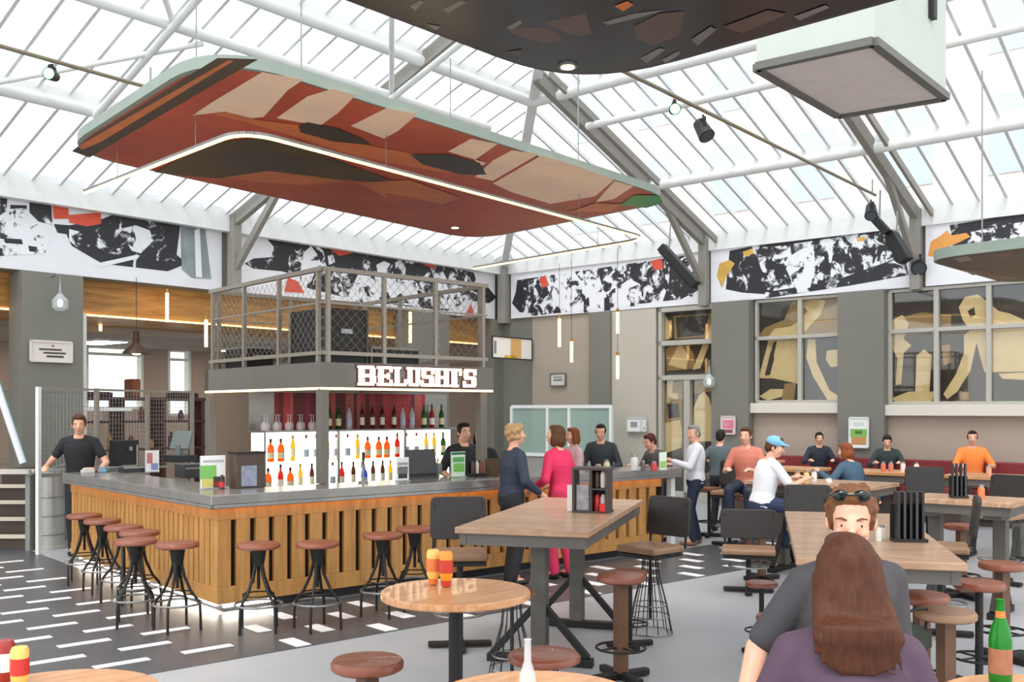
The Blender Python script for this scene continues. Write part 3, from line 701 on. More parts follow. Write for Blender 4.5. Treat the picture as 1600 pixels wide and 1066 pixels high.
# framed notices and posters
def notice(name, fn, x0, x1, y0, y1, off, label, art, cat='sign', frame=(214, 206, 196), bgc=(216, 208, 200)):
    c = [fn(x0, y1, off), fn(x1, y1, off), fn(x1, y0, off), fn(x0, y0, off)]
    zt = (c[2].z + c[3].z) / 2; zb = (c[0].z + c[1].z) / 2
    for q in c[:2]: q.z = zb
    for q in c[2:]: q.z = zt
    root = thing(name, label, cat, (c[0] + c[1]) / 2); n = (c[1] - c[0]).cross(Vector((0, 0, 1))).normalized()
    m = MB(); m.prism([q - n * .0 for q in c], -n * .02 * -1); m.build('backing', mat('notice_%d_%d_%d' % bgc, bgc, .6), root, local=False)
    f = MB()
    for i in range(4): f.beam(c[i] + n * .02, c[(i + 1) % 4] + n * .02, .03, .03, up=n)
    f.build('frame', mat('notice_frame_%d_%d_%d' % frame, frame, .5), root, local=False)
    a = MB(); mats = []
    for (u0, u1, v0, v1, col) in art:
        mm = mat('print_%d_%d_%d' % col, col, .6)
        if mm not in mats: mats.append(mm)
        P = [c[0].lerp(c[1], u) + Vector((0, 0, (zt - zb) * v)) + n * .0225 for u, v in ((u0, v0), (u1, v0), (u1, v1), (u0, v1))]
        a.poly(P, mats.index(mm))
    if art: a.build('print', mats, root, local=False)
INKC = (70, 64, 60)
notice('framed_sign', LW, 47, 111, 534, 565, .02, 'white framed oblong sign with dark lettering on the grey pilaster', [(.2, .75, .55, .64, INKC), (.3, .85, .38, .47, INKC), (.38, .8, .2, .3, INKC), (.5, .56, .75, .82, INKC)])
notice('framed_sign', RW, 861, 884, 584, 603, .03, 'small framed notice on the taupe wall below the tube lamps', [(.2, .8, .4, .55, (120, 118, 116)), (.2, .8, .65, .75, (120, 118, 116))], bgc=(206, 204, 198), frame=(110, 108, 104))
notice('notice_sheet', RW, 981, 1002, 653, 674, .10, 'white notice sheet on the pale wall beside the glazed door', [(.25, .75, .3, .7, (150, 150, 152))], 'notice', (206, 204, 200), (232, 232, 230))
notice('notice_sheet', RW, 1004, 1010, 653, 674, .10, 'narrow white notice strip next to a notice sheet', [(.3, .7, .1, .3, (190, 150, 150))], 'notice', (206, 204, 200), (226, 226, 226))
notice('poster', RW, 1128, 1149, 651, 678, .25, 'pink and white poster on the pilaster by the glazed door', [(.1, .9, .3, .8, (226, 120, 140)), (.15, .85, .05, .25, (130, 80, 84)), (.2, .6, .45, .65, (240, 220, 224))], 'poster', (206, 190, 188), (232, 214, 214))
notice('poster', RW, 1328, 1357, 653, 699, .25, 'white and green poster on the pilaster between the windows', [(.0, 1, .35, .62, (130, 180, 92)), (.1, .9, .08, .35, (196, 140, 92)), (.3, .7, .45, .56, (90, 150, 70)), (.2, .8, .72, .86, (206, 214, 208))], 'poster', (220, 220, 216), (232, 234, 230))
notice('lit_menu_screen', LW, 768, 830, 528, 561, .9, 'bright white and amber lit screen hanging at the corner behind the bar', [(.45, .72, .05, .95, (232, 180, 110)), (.04, .1, .2, .8, (140, 140, 140)), (.3, .6, .02, .15, (240, 190, 60))], 'screen', (60, 56, 50), (250, 246, 236))

# unseen glowing panels added under the back room ceiling to brighten it
for i, (b, lb) in enumerate(((4.0, 'unseen glowing panel added to brighten the back room behind the gantry end'), (7.5, 'unseen glowing panel added to brighten the back room behind the gantry railing'), (10.2, 'unseen glowing panel added to brighten the back room behind the dark pendant'), (13.2, 'unseen glowing panel added to brighten the back room behind the framed sign'))):
    c = R(-4.6, b, 3.27); root = thing('added_glow_panel', lb, 'added light panel', c, ROT_A, 'added back room glow panels')
    m = MB(); m.box((0, 0, .01), (1.3, .7, .05)); m.build('frame', M_WHITEM, root); m = MB(); m.box((0, 0, -.02), (1.2, .6, .012)); m.build('glow_face', light_mat('back_room_added_glow', (255, 236, 214), 9), root)
# ================================================================ bar counter
RL = s_px(1066); LLn = t_px(97)
M_LEDUNDER = light_mat('warm_under_counter_led', (255, 176, 84), 5)
M_LEDWHITE = light_mat('white_kick_led', (255, 246, 232), 18)
bar = thing('bar_counter', 'long corner bar with slotted honey timber front and grey metal top', 'bar counter', BR(0, 0))
def brbox(mb, s0, s1, t0, t1, z0, z1, mi=None):
    mb.prism([BR(s0, t0, z0), BR(s1, t0, z0), BR(s1, t1, z0), BR(s0, t1, z0)], (0, 0, z1 - z0), mi)
m = MB(); m.prism([BR(0, 0, 1.01), BR(RL, 0, 1.01), BR(RL, .62, 1.01), BR(.62, .62, 1.01), BR(.62, LLn, 1.01), BR(0, LLn, 1.01)], (0, 0, .09)); brbox(m, 0, RL, 0, .03, .975, 1.01); brbox(m, 0, .03, 0, LLn, .975, 1.01); m.build('counter_top', M_PEWTER, bar, bevel=.008, local=False)
m = MB(); brbox(m, .16, RL - .3, .16, .5, .1, 1.01); brbox(m, .16, .5, .5, LLn - .02, .1, 1.01); m.build('carcass', M_TROUGH, bar, local=False)
m = MB(); brbox(m, .22, RL - .36, .22, .5, 0, .1); brbox(m, .22, .5, .5, LLn - .1, 0, .1); m.build('kickplate', mat('black_kickplate', (30, 30, 32), .5), bar, local=False)
def slotted(mb, s_or_t, L0, L1, pitch, slot, z0=.10, zs0=.25, zs1=.86, z1=.99):
    fb = (lambda u0, u1, za, zb: brbox(mb, u0, u1, .10, .15, za, zb)) if s_or_t == 's' else (lambda u0, u1, za, zb: brbox(mb, .10, .15, u0, u1, za, zb))
    fb(L0, L1, z0, zs0); fb(L0, L1, zs1, z1)
    n = int((L1 - L0 - .06) / pitch); u = L0
    for i in range(n + 1):
        e = min(u + pitch - slot, L1)
        fb(u, e, zs0, zs1); u += pitch
m = MB(); slotted(m, 's', .10, RL - .30, .19, .055); m.build('front_panel', M_BARWOOD, bar, bevel=.004, local=False)
m = MB(); slotted(m, 't', .15, LLn, .12, .022); m.build('side_panel', M_BARWOOD, bar, bevel=.004, local=False)
m = MB(); brbox(m, .085, RL - .3, .04, .06, .996, 1.009); brbox(m, .04, .06, .085, LLn, .996, 1.009); m.build('under_top_light', M_LEDUNDER, bar, local=False)
m = MB(); brbox(m, .17, .20, .3, LLn - .1, .05, .075); brbox(m, .2, .7, .17, .2, .05, .075); m.build('kick_light', M_LEDWHITE, bar, local=False)
m = MB(); brbox(m, RL - .13, RL - .05, .08, .16, 0, 1.01); brbox(m, RL - .13, RL - .05, .46, .54, 0, 1.01); m.build('end_leg', M_WHITEM, bar, local=False)
m = MB(); brbox(m, RL - .3, RL - .26, .1, .55, .1, 1.0); m.build('end_panel', M_DKWOOD, bar, local=False)

# ================================================================ gantry above the bar
KO = BR(1.43, .56); KR, KL = 2.31, 2.82
def kb(mb, s0, s1, t0, t1, z0, z1, mi=None):
    mb.prism([KO + s * E1 + t * E2 + Vector((0, 0, z0)) for s, t in ((s0, t0), (s1, t0), (s1, t1), (s0, t1))], (0, 0, z1 - z0), mi)
def kp(s, t, z): return KO + s * E1 + t * E2 + Vector((0, 0, z))
gan = thing('bar_gantry', 'grey steel gantry with railed deck and deep fascia over the bar', 'gantry', kp(0, 0, 1.1))
m = MB(); kb(m, 0, KR, 0, .1, 2.10, 2.36); kb(m, 0, .1, .1, KL, 2.10, 2.36); kb(m, 0, KR, KL - .1, KL, 2.1, 2.36); kb(m, KR - .1, KR, .1, KL - .1, 2.1, 2.36)
M_FASCIA = mat('grey_fascia_paint', (112, 108, 100), .6, 0, .08, 3); m.build('fascia', M_FASCIA, gan, local=False)
m = MB(); kb(m, .1, KR - .1, .1, KL - .1, 2.28, 2.34); m.build('deck', M_DKWOOD, gan, local=False)
m = MB(); kb(m, .0, KR, -.0, .05, 2.075, 2.099); kb(m, .0, .05, .05, KL, 2.075, 2.099); m.build('fascia_light', light_mat('fascia_led', (255, 214, 160), 2.2), gan, local=False)
m = MB(); kb(m, 0, .1, 0, .1, 1.102, 2.095); m.build('post', M_FASCIA, gan, bevel=.006, local=False)
for s, t, z in ((KR - .12, .08, 0), (.0, KL - .12, 0), (KR - .12, KL - .12, 0)):
    m = MB(); kb(m, s, s + .1, t, t + .1, z, 2.1); m.build('post', M_FASCIA, gan, bevel=.006, local=False)
M_RAIL = mat('railing_paint', (150, 142, 130), .5, .2, .1, 5)
ZR = 3.33
def rail_side(p0, p1, n):
    m = MB(); m.beam(p0 + Vector((0, 0, ZR)), p1 + Vector((0, 0, ZR)), .05, .045); m.beam(p0 + Vector((0, 0, 2.46)), p1 + Vector((0, 0, 2.46)), .04, .04); m.beam(p0 + Vector((0, 0, 2.98)), p1 + Vector((0, 0, 2.98)), .02, .02)
    m.build('rail', M_RAIL, gan, local=False)
    for i in range(n + 1):
        q = p0.lerp(p1, .03 + .94 * i / n); m = MB(); m.beam(q + Vector((0, 0, 2.36)), q + Vector((0, 0, ZR)), .042, .042, up=E1); m.build('baluster', M_RAIL, gan, local=False)
    m = MB(); L = (p1 - p0).length; d = (p1 - p0).normalized(); H = 3.28 - 2.48; st = .11
    k = -int(H / st)
    while k * st < L:
        for sg in (1, -1):
            a0_, z0_, a1_, z1_ = k * st, 2.48, k * st + H, 3.28
            if a0_ < 0: z0_ += -a0_; a0_ = 0
            if a1_ > L: z1_ -= a1_ - L; a1_ = L
            if a1_ - a0_ > .01:
                zz = (z0_, z1_) if sg > 0 else (5.76 - z0_, 5.76 - z1_)
                m.tube([p0 + d * a0_ + Vector((0, 0, zz[0])), p0 + d * a1_ + Vector((0, 0, zz[1]))], .0024, 3)
        k += 1
    m.build('wire_mesh', M_RAIL, gan, local=False)
rail_side(kp(.05, .05, 0), kp(KR - .05, .05, 0), 3); rail_side(kp(.05, .05, 0), kp(.05, KL - .05, 0), 3)
rail_side(kp(KR - .05, .1, 0), kp(KR - .05, KL - .05, 0), 3); rail_side(kp(.1, KL - .05, 0), kp(KR - .1, KL - .05, 0), 2)
# things stored on the deck
M_CASE = mat('black_flight_case', (30, 28, 27), .6, 0, .3, 8)
def deck_box(s0, s1, t0, t1, h, label, name='flight_case'):
    c = kp((s0 + s1) / 2, (t0 + t1) / 2, 2.344); root = thing(name, label, 'equipment case', c, BROT)
    m = MB(); m.box((0, 0, h / 2), (s1 - s0, t1 - t0, h)); m.build('case_body', M_CASE, root, bevel=.01)
    m = MB()
    for i in (-1, 1):
        for j in (-1, 1): m.beam((i * (s1 - s0) / 2, j * (t1 - t0) / 2, 0), (i * (s1 - s0) / 2, j * (t1 - t0) / 2, h), .025, .025)
    m.build('metal_edging', mat('case_edging', (72, 70, 66), .5, .4), root)
    m = MB(); m.box((0, -(t1 - t0) / 2 - .01, h * .6), (.14, .02, .05)); m.build('handle', M_STEEL, root)
deck_box(.14, .66, .16, .86, .60, 'tall black equipment case at the front corner of the gantry deck')
deck_box(.70, 1.28, .5, 1.0, .2, 'low black equipment case beside the tall one on the gantry deck')
deck_box(.14, .5, 2.0, 2.5, .26, 'small black case at the stair side end of the gantry deck')
c = kp(.86, .20, 2.356); root = thing('metal_tray', 'small grey metal framed tray standing on the gantry deck edge', 'tray', c, BROT)
m = MB(); m.box((.2, 0, .09), (.62, .02, .17)); m.build('panel', M_BLACK, root); m = MB()
for z in (.0, .18): m.box((.2, 0, z + .01), (.66, .03, .025))
for x in (-.12, .52): m.box((x, 0, .1), (.025, .03, .2))
m.build('frame', M_RAIL, root)

# lit letters on the fascia
def stroke(name):
    S = {'B': [(0, 0, .3, 1), (0, .84, .86, 1), (0, .42, .86, .58), (0, 0, .86, .16), (.66, .12, .96, .48), (.66, .52, .92, .9), (-.06, 0, .3, .12), (-.06, .88, .3, 1)],
         'E': [(.04, 0, .34, 1), (-.06, .86, .94, 1), (0, .42, .7, .58), (-.06, 0, .94, .14), (.8, 0, .94, .32), (.8, .7, .94, 1), (.62, .34, .74, .66)],
         'L': [(.04, 0, .34, 1), (-.06, .88, .48, 1), (-.06, 0, .94, .14), (.8, 0, .94, .36)],
         'U': [(.04, .1, .34, 1), (.66, .1, .92, 1), (.14, 0, .84, .16), (-.06, .88, .44, 1), (.56, .88, 1.02, 1)],
         'S': [(.06, .52, .34, .94), (.12, .84, .84, 1), (.12, .42, .86, .6), (.64, .08, .92, .52), (.1, 0, .84, .16), (.0, 0, .14, .34), (.78, .66, .92, 1)],
         'H': [(.04, 0, .32, 1), (.66, 0, .94, 1), (.2, .42, .8, .58), (-.06, 0, .42, .12), (-.06, .88, .42, 1), (.56, 0, 1.04, .12), (.56, .88, 1.04, 1)],
         'I': [(.2, 0, .8, 1), (0, 0, 1, .13), (0, .87, 1, 1)], "'": [(.2, .62, .8, 1)]}
    return S[name]
M_LETTER = light_mat('lit_letter_white', (255, 240, 222), 1.15); M_LRED = mat('letter_maroon_edge', (92, 44, 36), .6); M_BULB = light_mat('letter_bulb', (255, 226, 170), 5)
sign = thing('lit_letter_sign', 'row of white lit slab letters with small bulbs along the gantry fascia', 'sign', kp(.5, -.02, 2.12))
lets = [('B', 559, 586), ('E', 589, 612), ('L', 615, 634), ('U', 635, 655), ('S', 656, 677), ('H', 678, 700), ('I', 702, 714), ("'", 715, 720), ('S', 722, 743)]
for ch, x0, x1 in lets:
    s0, s1 = s_px(x0, 0, KO), s_px(x1, 0, KO); W = s1 - s0; z0, Hh = 2.125, .21
    m = MB(); e = MB(); bl = MB(); seen = set()
    for i, (u0, v0, u1, v1) in enumerate(stroke(ch)):
        kb(m, s0 + u0 * W, s0 + u1 * W, -.034 - .0006 * i, -.012, z0 + v0 * Hh, z0 + v1 * Hh)
        kb(e, s0 + u0 * W - .014, s0 + u1 * W + .014, -.012, -.001, z0 + v0 * Hh - .012, z0 + v1 * Hh + .012)
        du, dv = (u1 - u0) * W, (v1 - v0) * Hh; n = max(1, int(max(du, dv) / .045))
        for k in range(n):
            f = (k + .5) / n; q = (s0 + (u0 + (u1 - u0) * (f if du > dv else .5)) * W, z0 + (v0 + (v1 - v0) * (f if dv >= du else .5)) * Hh)
            if all((q[0] - w[0]) ** 2 + (q[1] - w[1]) ** 2 > .028 ** 2 for w in seen): seen.add(q); bl.ell(kp(q[0], -.043, q[1]), .0085, 8)
    L = m.build('letter', M_LETTER, sign, local=False); e.build('letter_edge', M_LRED, L); bl.build('bulbs', M_BULB, L, 60)

# ================================================================ back bar with glowing shelves
BO = KO + 1.1 * E2
def bp(s, t, z): return BO + s * E1 + t * E2 + Vector((0, 0, z))
def bb(mb, s0, s1, t0, t1, z0, z1, mi=None):
    mb.prism([bp(s0, t0, z0), bp(s1, t0, z0), bp(s1, t1, z0), bp(s0, t1, z0)], (0, 0, z1 - z0), mi)
BL = 2.86
back = thing('back_bar', 'back bar with glowing white shelf panel and red slatted wall above', 'back bar', bp(BL / 2, .3, 0))
m = MB(); bb(m, 0, BL, 0, .55, 0, .94); m.build('cabinet', M_DKWOOD, back, local=False)
m = MB(); bb(m, .02, BL - .02, .42, .5, .95, 1.60); m.build('light_panel', light_mat('backlit_acrylic', (255, 248, 232), 2.4), back, local=False)
m = MB(); bb(m, 0, BL, .14, .5, 1.26, 1.272); m.build('shelf', glass('shelf_glass', (235, 245, 240), .8), back, local=False)
m = MB(); bb(m, 0, BL, .14, .55, 1.61, 1.63); m.build('shelf', M_STEEL, back, local=False)
for i in range(4):
    m = MB(); s = BL * i / 3; bb(m, s - .012 + (.012 if i == 0 else -.012 if i == 3 else 0), s + .012, .12, .15, .94, 1.63)
    m.build('upright', M_STEEL, back, local=False)
m = MB(); rnd = random.Random(3); s = .32
mats = [mat('slat_red', (176, 44, 48), .5), mat('slat_crimson', (140, 30, 40), .5), mat('slat_rose', (186, 92, 84), .5), mat('slat_maroon', (104, 30, 36), .5), mat('slat_scarlet', (188, 56, 54), .5)]
while s < 2.5:
    ww = rnd.uniform(.035, .12); bb(m, s, min(s + ww, 2.5), .52, .55 + .004 * rnd.randint(0, 4), 1.63, 2.07, rnd.randrange(5)); s += ww
m.build('red_slats', mats, back, local=False)
m = MB(); bb(m, 2.5, BL, .52, .56, 1.63, 2.07); m.build('mirror_panel', mat('dull_mirror', (120, 118, 112), .25, .6), back, local=False); m = MB(); bb(m, 0, .32, .52, .56, 1.63, 2.07); m.build('mirror_panel', mat('dull_mirror', (120, 118, 112), .25, .6), back, local=False)

# bottles
BK = {}
def bottle_proto(kind, col, lab, capc, prof):
    g = glass('bottle_' + kind, col, .62, .05)
    root = thing('bottle', 'x', 'bottle', (0, 0, -50))
    m = MB(); m.lathe(prof, n=12); m.build('bottle_glass', g, root, 40)
    r = prof[1][0] + .0012; h = prof[2][1]
    m = MB(); m.lathe([(r, h * .25), (r, h * .75)], n=12); m.build('paper_label', mat('bottle_label_%d_%d_%d' % lab, lab, .6), root, 40)
    zt = prof[-1][1]; m = MB(); m.cyl((0, 0, zt - .03), (0, 0, zt + .012), prof[-1][0] + .002, n=10); m.build('cap', mat('bottle_cap_%d_%d_%d' % capc, capc, .4), root, 40)
    return root
TALL = [(.030, 0), (.034, .01), (.034, .17), (.028, .20), (.013, .23), (.012, .29)]
SQ = [(.036, 0), (.042, .01), (.042, .14), (.034, .18), (.015, .20), (.014, .25)]
SLIM = [(.024, 0), (.028, .01), (.028, .19), (.020, .225), (.012, .245), (.011, .285)]
KINDS = [('amber', (214, 130, 40), (226, 210, 170), (60, 40, 30), SQ, 'amber spirit bottle'), ('clear', (235, 242, 244), (180, 190, 210), (150, 30, 30), TALL, 'clear spirit bottle'),
         ('green', (60, 120, 56), (220, 214, 170), (40, 50, 36), TALL, 'green bottle'), ('blue', (90, 110, 200), (200, 206, 230), (210, 210, 214), SQ, 'blue bottle'),
         ('gold', (230, 190, 60), (250, 240, 190), (170, 140, 50), SLIM, 'golden liqueur bottle'), ('brown', (120, 66, 30), (236, 226, 206), (30, 28, 28), SLIM, 'brown bottle'), ('red', (200, 60, 40), (240, 230, 220), (30, 30, 30), TALL, 'red liqueur bottle')]
protos = [None] * len(KINDS)
def put_bottle(k, loc, label, group, used=[set()]):
    K_ = KINDS[k]
    if protos[k] is None:
        protos[k] = bottle_proto(K_[0], K_[1], K_[2], K_[3], K_[4]); o = protos[k]; o.location = loc; o['label'] = label; o['group'] = group; return o
    return dup(protos[k], loc, 0, label, group)
rnd = random.Random(11)
for row, z, t, s0, n, stp, where in ((0, .941, .24, .10, 19, .14, 'the lower glowing bar shelf'), (1, 1.273, .26, .14, 18, .145, 'the middle glowing bar shelf'), (2, 1.631, .36, .95, 12, .155, 'the top bar shelf')):
    for i in range(n):
        s = s0 + i * stp + rnd.uniform(-.02, .02)
        k = rnd.choice([0, 1, 1, 1, 4, 1, 2, 3, 4, 5, 0, 6] if row < 2 else [2, 5, 0, 1, 6])
        if row == 0 and i < 3: k = (0, 6, 0)[i]
        put_bottle(k, bp(s, t, z), f'{KINDS[k][5]}, {ORD[i]} from the stairs on {where}', 'bottles on the back bar')
# upturned stemware on the stairs end of the top shelf
def glass_proto():
    root = thing('wine_glass', 'x', 'glass', (0, 0, -50)); g = glass('stemware', (245, 240, 240), .7)
    m = MB(); m.lathe([(.034, 0), (.04, .05), (.03, .085), (.006, .1), (.005, .17), (.03, .176), (.032, .18)], n=14); m.build('bowl', g, root, 50); return root
gp = glass_proto()
for i in range(12):
    s = .05 + i * .075; loc = bp(s, .24 + (.08 if i % 2 else 0), 1.631); lb = f'upturned wine glass, {ORD[i]} from the stairs end of the top back bar shelf'
    if i == 0: gp.location = loc; gp['label'] = lb; gp['group'] = 'upturned wine glasses'
    else: dup(gp, loc, 0, lb, 'upturned wine glasses')

# ================================================================ things on the counter
CT = 1.10
def on_counter(x, y): return at_z(x, y, CT)
def flyer_stand(x, y, wpx, hpx, label, cols, rz=None, name='flyer_holder'):
    p = on_counter(x, y); sc_ = p.y / F; w_, h_ = wpx * sc_, hpx * sc_
    root = thing(name, label, 'flyer holder', p, BROT if rz is None else rz)
    m = MB(); m.box((0, .0, .006), (w_ * .9, .09, .012)); m.box((0, .012, h_ / 2), (w_, .004, h_)); m.build('acrylic_stand', glass('acrylic', (240, 246, 246), .75), root)
    mats = []; a = MB()
    a.box((0, .0, h_ / 2 + .006), (w_ * .96, .008, h_ * .96), mi=0); mats.append(mat('flyer_base_%d_%d_%d' % cols[0], cols[0], .5))
    for i, (u0, u1, v0, v1, c) in enumerate(cols[1:]):
        mm = mat('flyer_%d_%d_%d' % c, c, .5); mats.append(mm)
        a.poly([(-w_ / 2 + u * w_, -.005 - .0008 * (i + 1), v * h_ * .96 + .006) for u, v in ((u0, v0), (u1, v0), (u1, v1), (u0, v1))], i + 1)
    a.build('flyer', mats, root); return root
GR = (120, 186, 90); 
flyer_stand(333, 764, 42, 52, 'green and white flyer in a holder at the corner of the bar', [(232, 234, 232), (.0, .62, .3, .72, GR), (.05, .5, .04, .3, (206, 196, 110)), (.5, .95, .02, .36, (62, 58, 52)), (.55, .9, .05, .2, (180, 40, 50)), (.1, .9, .82, .88, (170, 176, 172))])
flyer_stand(716, 746, 28, 40, 'green and white flyer in a holder near the end of the bar front', [(214, 232, 214), (.15, .9, .2, .55, GR), (.1, .9, .6, .8, (90, 160, 90)), (.0, 1, .9, 1, (40, 110, 60))])
flyer_stand(629, 752, 24, 37, 'small grey photo card in a holder on the bar front', [(226, 226, 226), (.1, .9, .3, .62, (110, 106, 104)), (.15, .85, .1, .3, (44, 42, 42)), (.1, .9, .68, .8, (150, 150, 150))])
flyer_stand(238, 738, 22, 34, 'red and white card in a holder among the tills on the bar side', [(224, 222, 226), (.1, .5, .4, .9, (190, 110, 110)), (.4, .9, .08, .4, (120, 140, 190))], BROT)
flyer_stand(1036, 735, 17, 28, 'pale green card in a holder at the far end of the bar', [(222, 232, 216), (.1, .9, .1, .5, (150, 190, 110))])
def box_thing(name, label, cat, p, size, rz, m_, parts=(), bev=.006):
    root = thing(name, label, cat, p, rz); m = MB(); m.box((0, 0, size[2] / 2), size); m.build('body', m_, root, bevel=bev)
    for nm, c, s, mm in parts: q = MB(); q.box(c, s); q.build(nm, mm, root)
    return root
M_POS = mat('till_plastic', (44, 46, 48), .45, 0, .15, 6); M_SCREEN = mat('dark_screen', (34, 44, 46), .15); M_GREYPL = mat('grey_plastic', (118, 124, 122), .5)
p = on_counter(386, 762)
box_thing('menu_box', 'dark grey menu box with a pale printed front at the corner of the bar', 'menu box', p, (.30, .16, .34), BROT, M_DKWOOD, [('menu_cards', (-.02, -.085, .12), (.16, .012, .2), mat('menu_blue_print', (150, 156, 176), .6, 0, .4, 14)), ('top_rim', (0, 0, .345), (.32, .18, .02), M_DARK)])
p = on_counter(346, 764)
root = thing('small_bottle', 'little dark bottle with a red label in front of the green flyer', 'bottle', p + Vector((.02, -.05, 0))); m = MB(); m.lathe([(.024, 0), (.026, .08), (.012, .11), (.012, .14)], n=12); m.build('bottle_glass', mat('dark_sauce', (40, 20, 16), .2), root, 40); m = MB(); m.lathe([(.0268, .02), (.0268, .07)], n=12); m.build('paper_label', mat('red_label', (190, 40, 48), .5), root, 40)
# tills along the stairs side of the bar
def till(p, rz, label, tilt=.35):
    root = thing('till', label, 'till', p, rz); m = MB(); m.box((0, 0, .05), (.36, .32, .10)); m.build('cash_drawer', M_POS, root, bevel=.006); m = MB(); m.box((0, .02, .17), (.08, .07, .16)); m.build('stand', M_GREYPL, root)
    M = Matrix.Rotation(tilt, 3, 'X'); m = MB(); m.box((0, -.02, .32), (.36, .04, .28), M=M); m.build('screen_housing', M_GREYPL, root, bevel=.008); m = MB(); m.box(Vector((0, -.02, .32)) + M @ Vector((0, -.022, 0)), (.31, .004, .23), M=M); m.build('screen', M_SCREEN, root)
    m = MB(); m.box((.1, -.17, .05), (.1, .01, .02)); m.build('drawer_handle', M_STEEL, root); return root
till(at_z(282, 722, CT) + Vector((0, 0, 0)), BROT + pi * .62, 'dark till with tilted screen nearest the corner on the bar side')
box_thing('receipt_printer', 'low dark printer beside the till on the bar side', 'printer', at_z(300, 746, CT), (.3, .26, .15), BROT, M_POS, [('paper_slot', (0, 0, .155), (.2, .05, .012), M_GREYPL), ('front_strip', (0, -.132, .11), (.26, .006, .02), M_GREYPL)])
box_thing('card_terminal', 'low black tray with a pale edge behind the red card on the bar side', 'tray', at_z(206, 738, CT), (.26, .2, .06), BROT, M_POS, [('edge_strip', (0, -.1, .06), (.26, .01, .012), mat('pale_grey_edge', (170, 174, 176), .5))])
box_thing('coffee_machine', 'tall black drinks dispenser at the stairs side of the bar', 'drinks dispenser', at_z(194, 730, CT), (.30, .26, .36), BROT, M_BLACK, [('spout', (.02, -.16, .25), (.03, .08, .05), M_STEEL), ('drip_tray', (0, -.17, .02), (.2, .1, .03), M_STEEL), ('side_tube', (.12, -.14, .16), (.02, .02, .28), M_STEEL)])
box_thing('serving_tray', 'flat grey steel tray at the stairs end of the bar', 'tray', at_z(176, 736, CT), (.36, .26, .05), BROT, M_STEEL)
# cluttered bits at the stairs end
for i, (dx, dy, c, nm, lb) in enumerate(((0, 0, (200, 196, 190), 'folded_napkin', 'folded pale napkin stack at the stairs end of the bar'), (.20, .05, (120, 150, 170), 'folded_cloth', 'folded blue grey bar cloth at the stairs end of the bar'), (.08, .16, (190, 110, 80), 'snack_packet', 'orange brown snack packet at the stairs end of the bar'))):
    p = BR(.22 + dx, LLn - .25 + dy * .8, CT); o = MB(); o.box((0, 0, .02), (.14, .1, .04)); o.box((.01, .005, .05), (.12, .085, .02)); ob = o.build(nm, mat('clutter_%d' % i, c, .7), None, bevel=.008); ob.location = p; ob.rotation_euler.z = BROT + i; tag(ob, lb, 'cloth' if i < 2 else 'packet')
# front: beer tap, slanted till back, small things at the far end
p = on_counter(588, 757); root = thing('beer_tap', 'slim steel tap standing on the bar front', 'tap', p + .25 * E2); m = MB(); m.cyl((0, 0, 0), (0, 0, .02), .05); m.cyl((0, 0, .02), (0, 0, .2), .013); m.tube([(0, 0, .19), (0, -.05, .23), (0, -.1, .2), (0, -.1, .16)], .01, 8); m.build('tap_column', M_STEEL, root, 40); m = MB(); m.cyl((0, 0, .2), (0, .02, .32), .014, .018); m.build('tap_handle', M_BLACK, root, 40)
p = on_counter(680, 750); root = thing('till', 'black till seen from behind with slanted back on the bar front', 'till', p + .2 * E2, BROT); m = MB()
m.prism([(-.2, 0, 0), (.2, 0, 0), (.17, .0, .0), (.17, 0, 0)][:2] + [(.24, .14, .32), (-.12, .14, .32)], (0, .05, 0)); m.box((0, .14, .03), (.34, .26, .06)); m.build('till_back', M_POS, root); m = MB(); m.box((.02, .2, .16), (.06, .06, .26)); m.build('stand', M_GREYPL, root); m = MB(); m.box((.27, .1, .1), (.06, .05, .12)); m.build('card_reader', M_GREYPL, root)
p = on_counter(755, 746); root = thing('condiment_caddy', 'small wire caddy of dark sauces at the end of the bar front', 'caddy', p + .12 * E2, BROT); m = MB(); m.box((0, 0, .02), (.18, .12, .04)); m.box((0, .05, .1), (.18, .012, .16)); m.build('tray', M_DARK, root)
for i, c in enumerate(((60, 40, 36), (200, 190, 180), (120, 60, 40))): m = MB(); m.lathe([(.022, .04), (.024, .15), (.01, .18)], (-.06 + .06 * i, -.01, 0), 10); m.build('sauce_pot', mat('pot_%d' % i, c, .4), root, 40)
box_thing('wooden_crate', 'little brown wooden crate beyond the caddy at the end of the bar front', 'crate', on_counter(782, 745) + .15 * E2, (.13, .11, .2), BROT, mat('crate_brown', (84, 62, 42), .6, 0, .3, 6), [('inside', (0, 0, .2), (.1, .08, .006), M_TROUGH)])
def pot(x, y, r, h, col, label, name='shaker', cat='shaker'):
    p = on_counter(x, y) if isinstance(y, (int, float)) else y
    root = thing(name, label, cat, p); m = MB(); m.lathe([(r, 0), (r, h * .7), (r * .7, h * .85)], n=14); m.build('body', mat('pot_%d_%d_%d' % col, col, .35), root, 40); m = MB(); m.lathe([(r * .75, h * .84), (r * .7, h), (0, h * 1.02)], n=14); m.build('lid', M_STEEL, root, 40); return root
pot(991, 735, .05, .2, (214, 210, 204), 'tall pale steel shaker on the far bar counter')
pot(1005, 736, .03, .13, (90, 80, 74), 'small dark shaker next to the pale one on the far bar counter')
pot(1022, 736, .04, .12, (186, 50, 50), 'red tin on the far bar counter', 'tin', 'tin')
pot(935, 738, .05, .1, (120, 110, 104), 'low grey pot on the far bar counter before the dark-clad man', 'pot', 'pot')
pot(948, 738, .04, .15, (206, 190, 150), 'cream pot on the far bar counter before the dark-clad man', 'pot', 'pot')
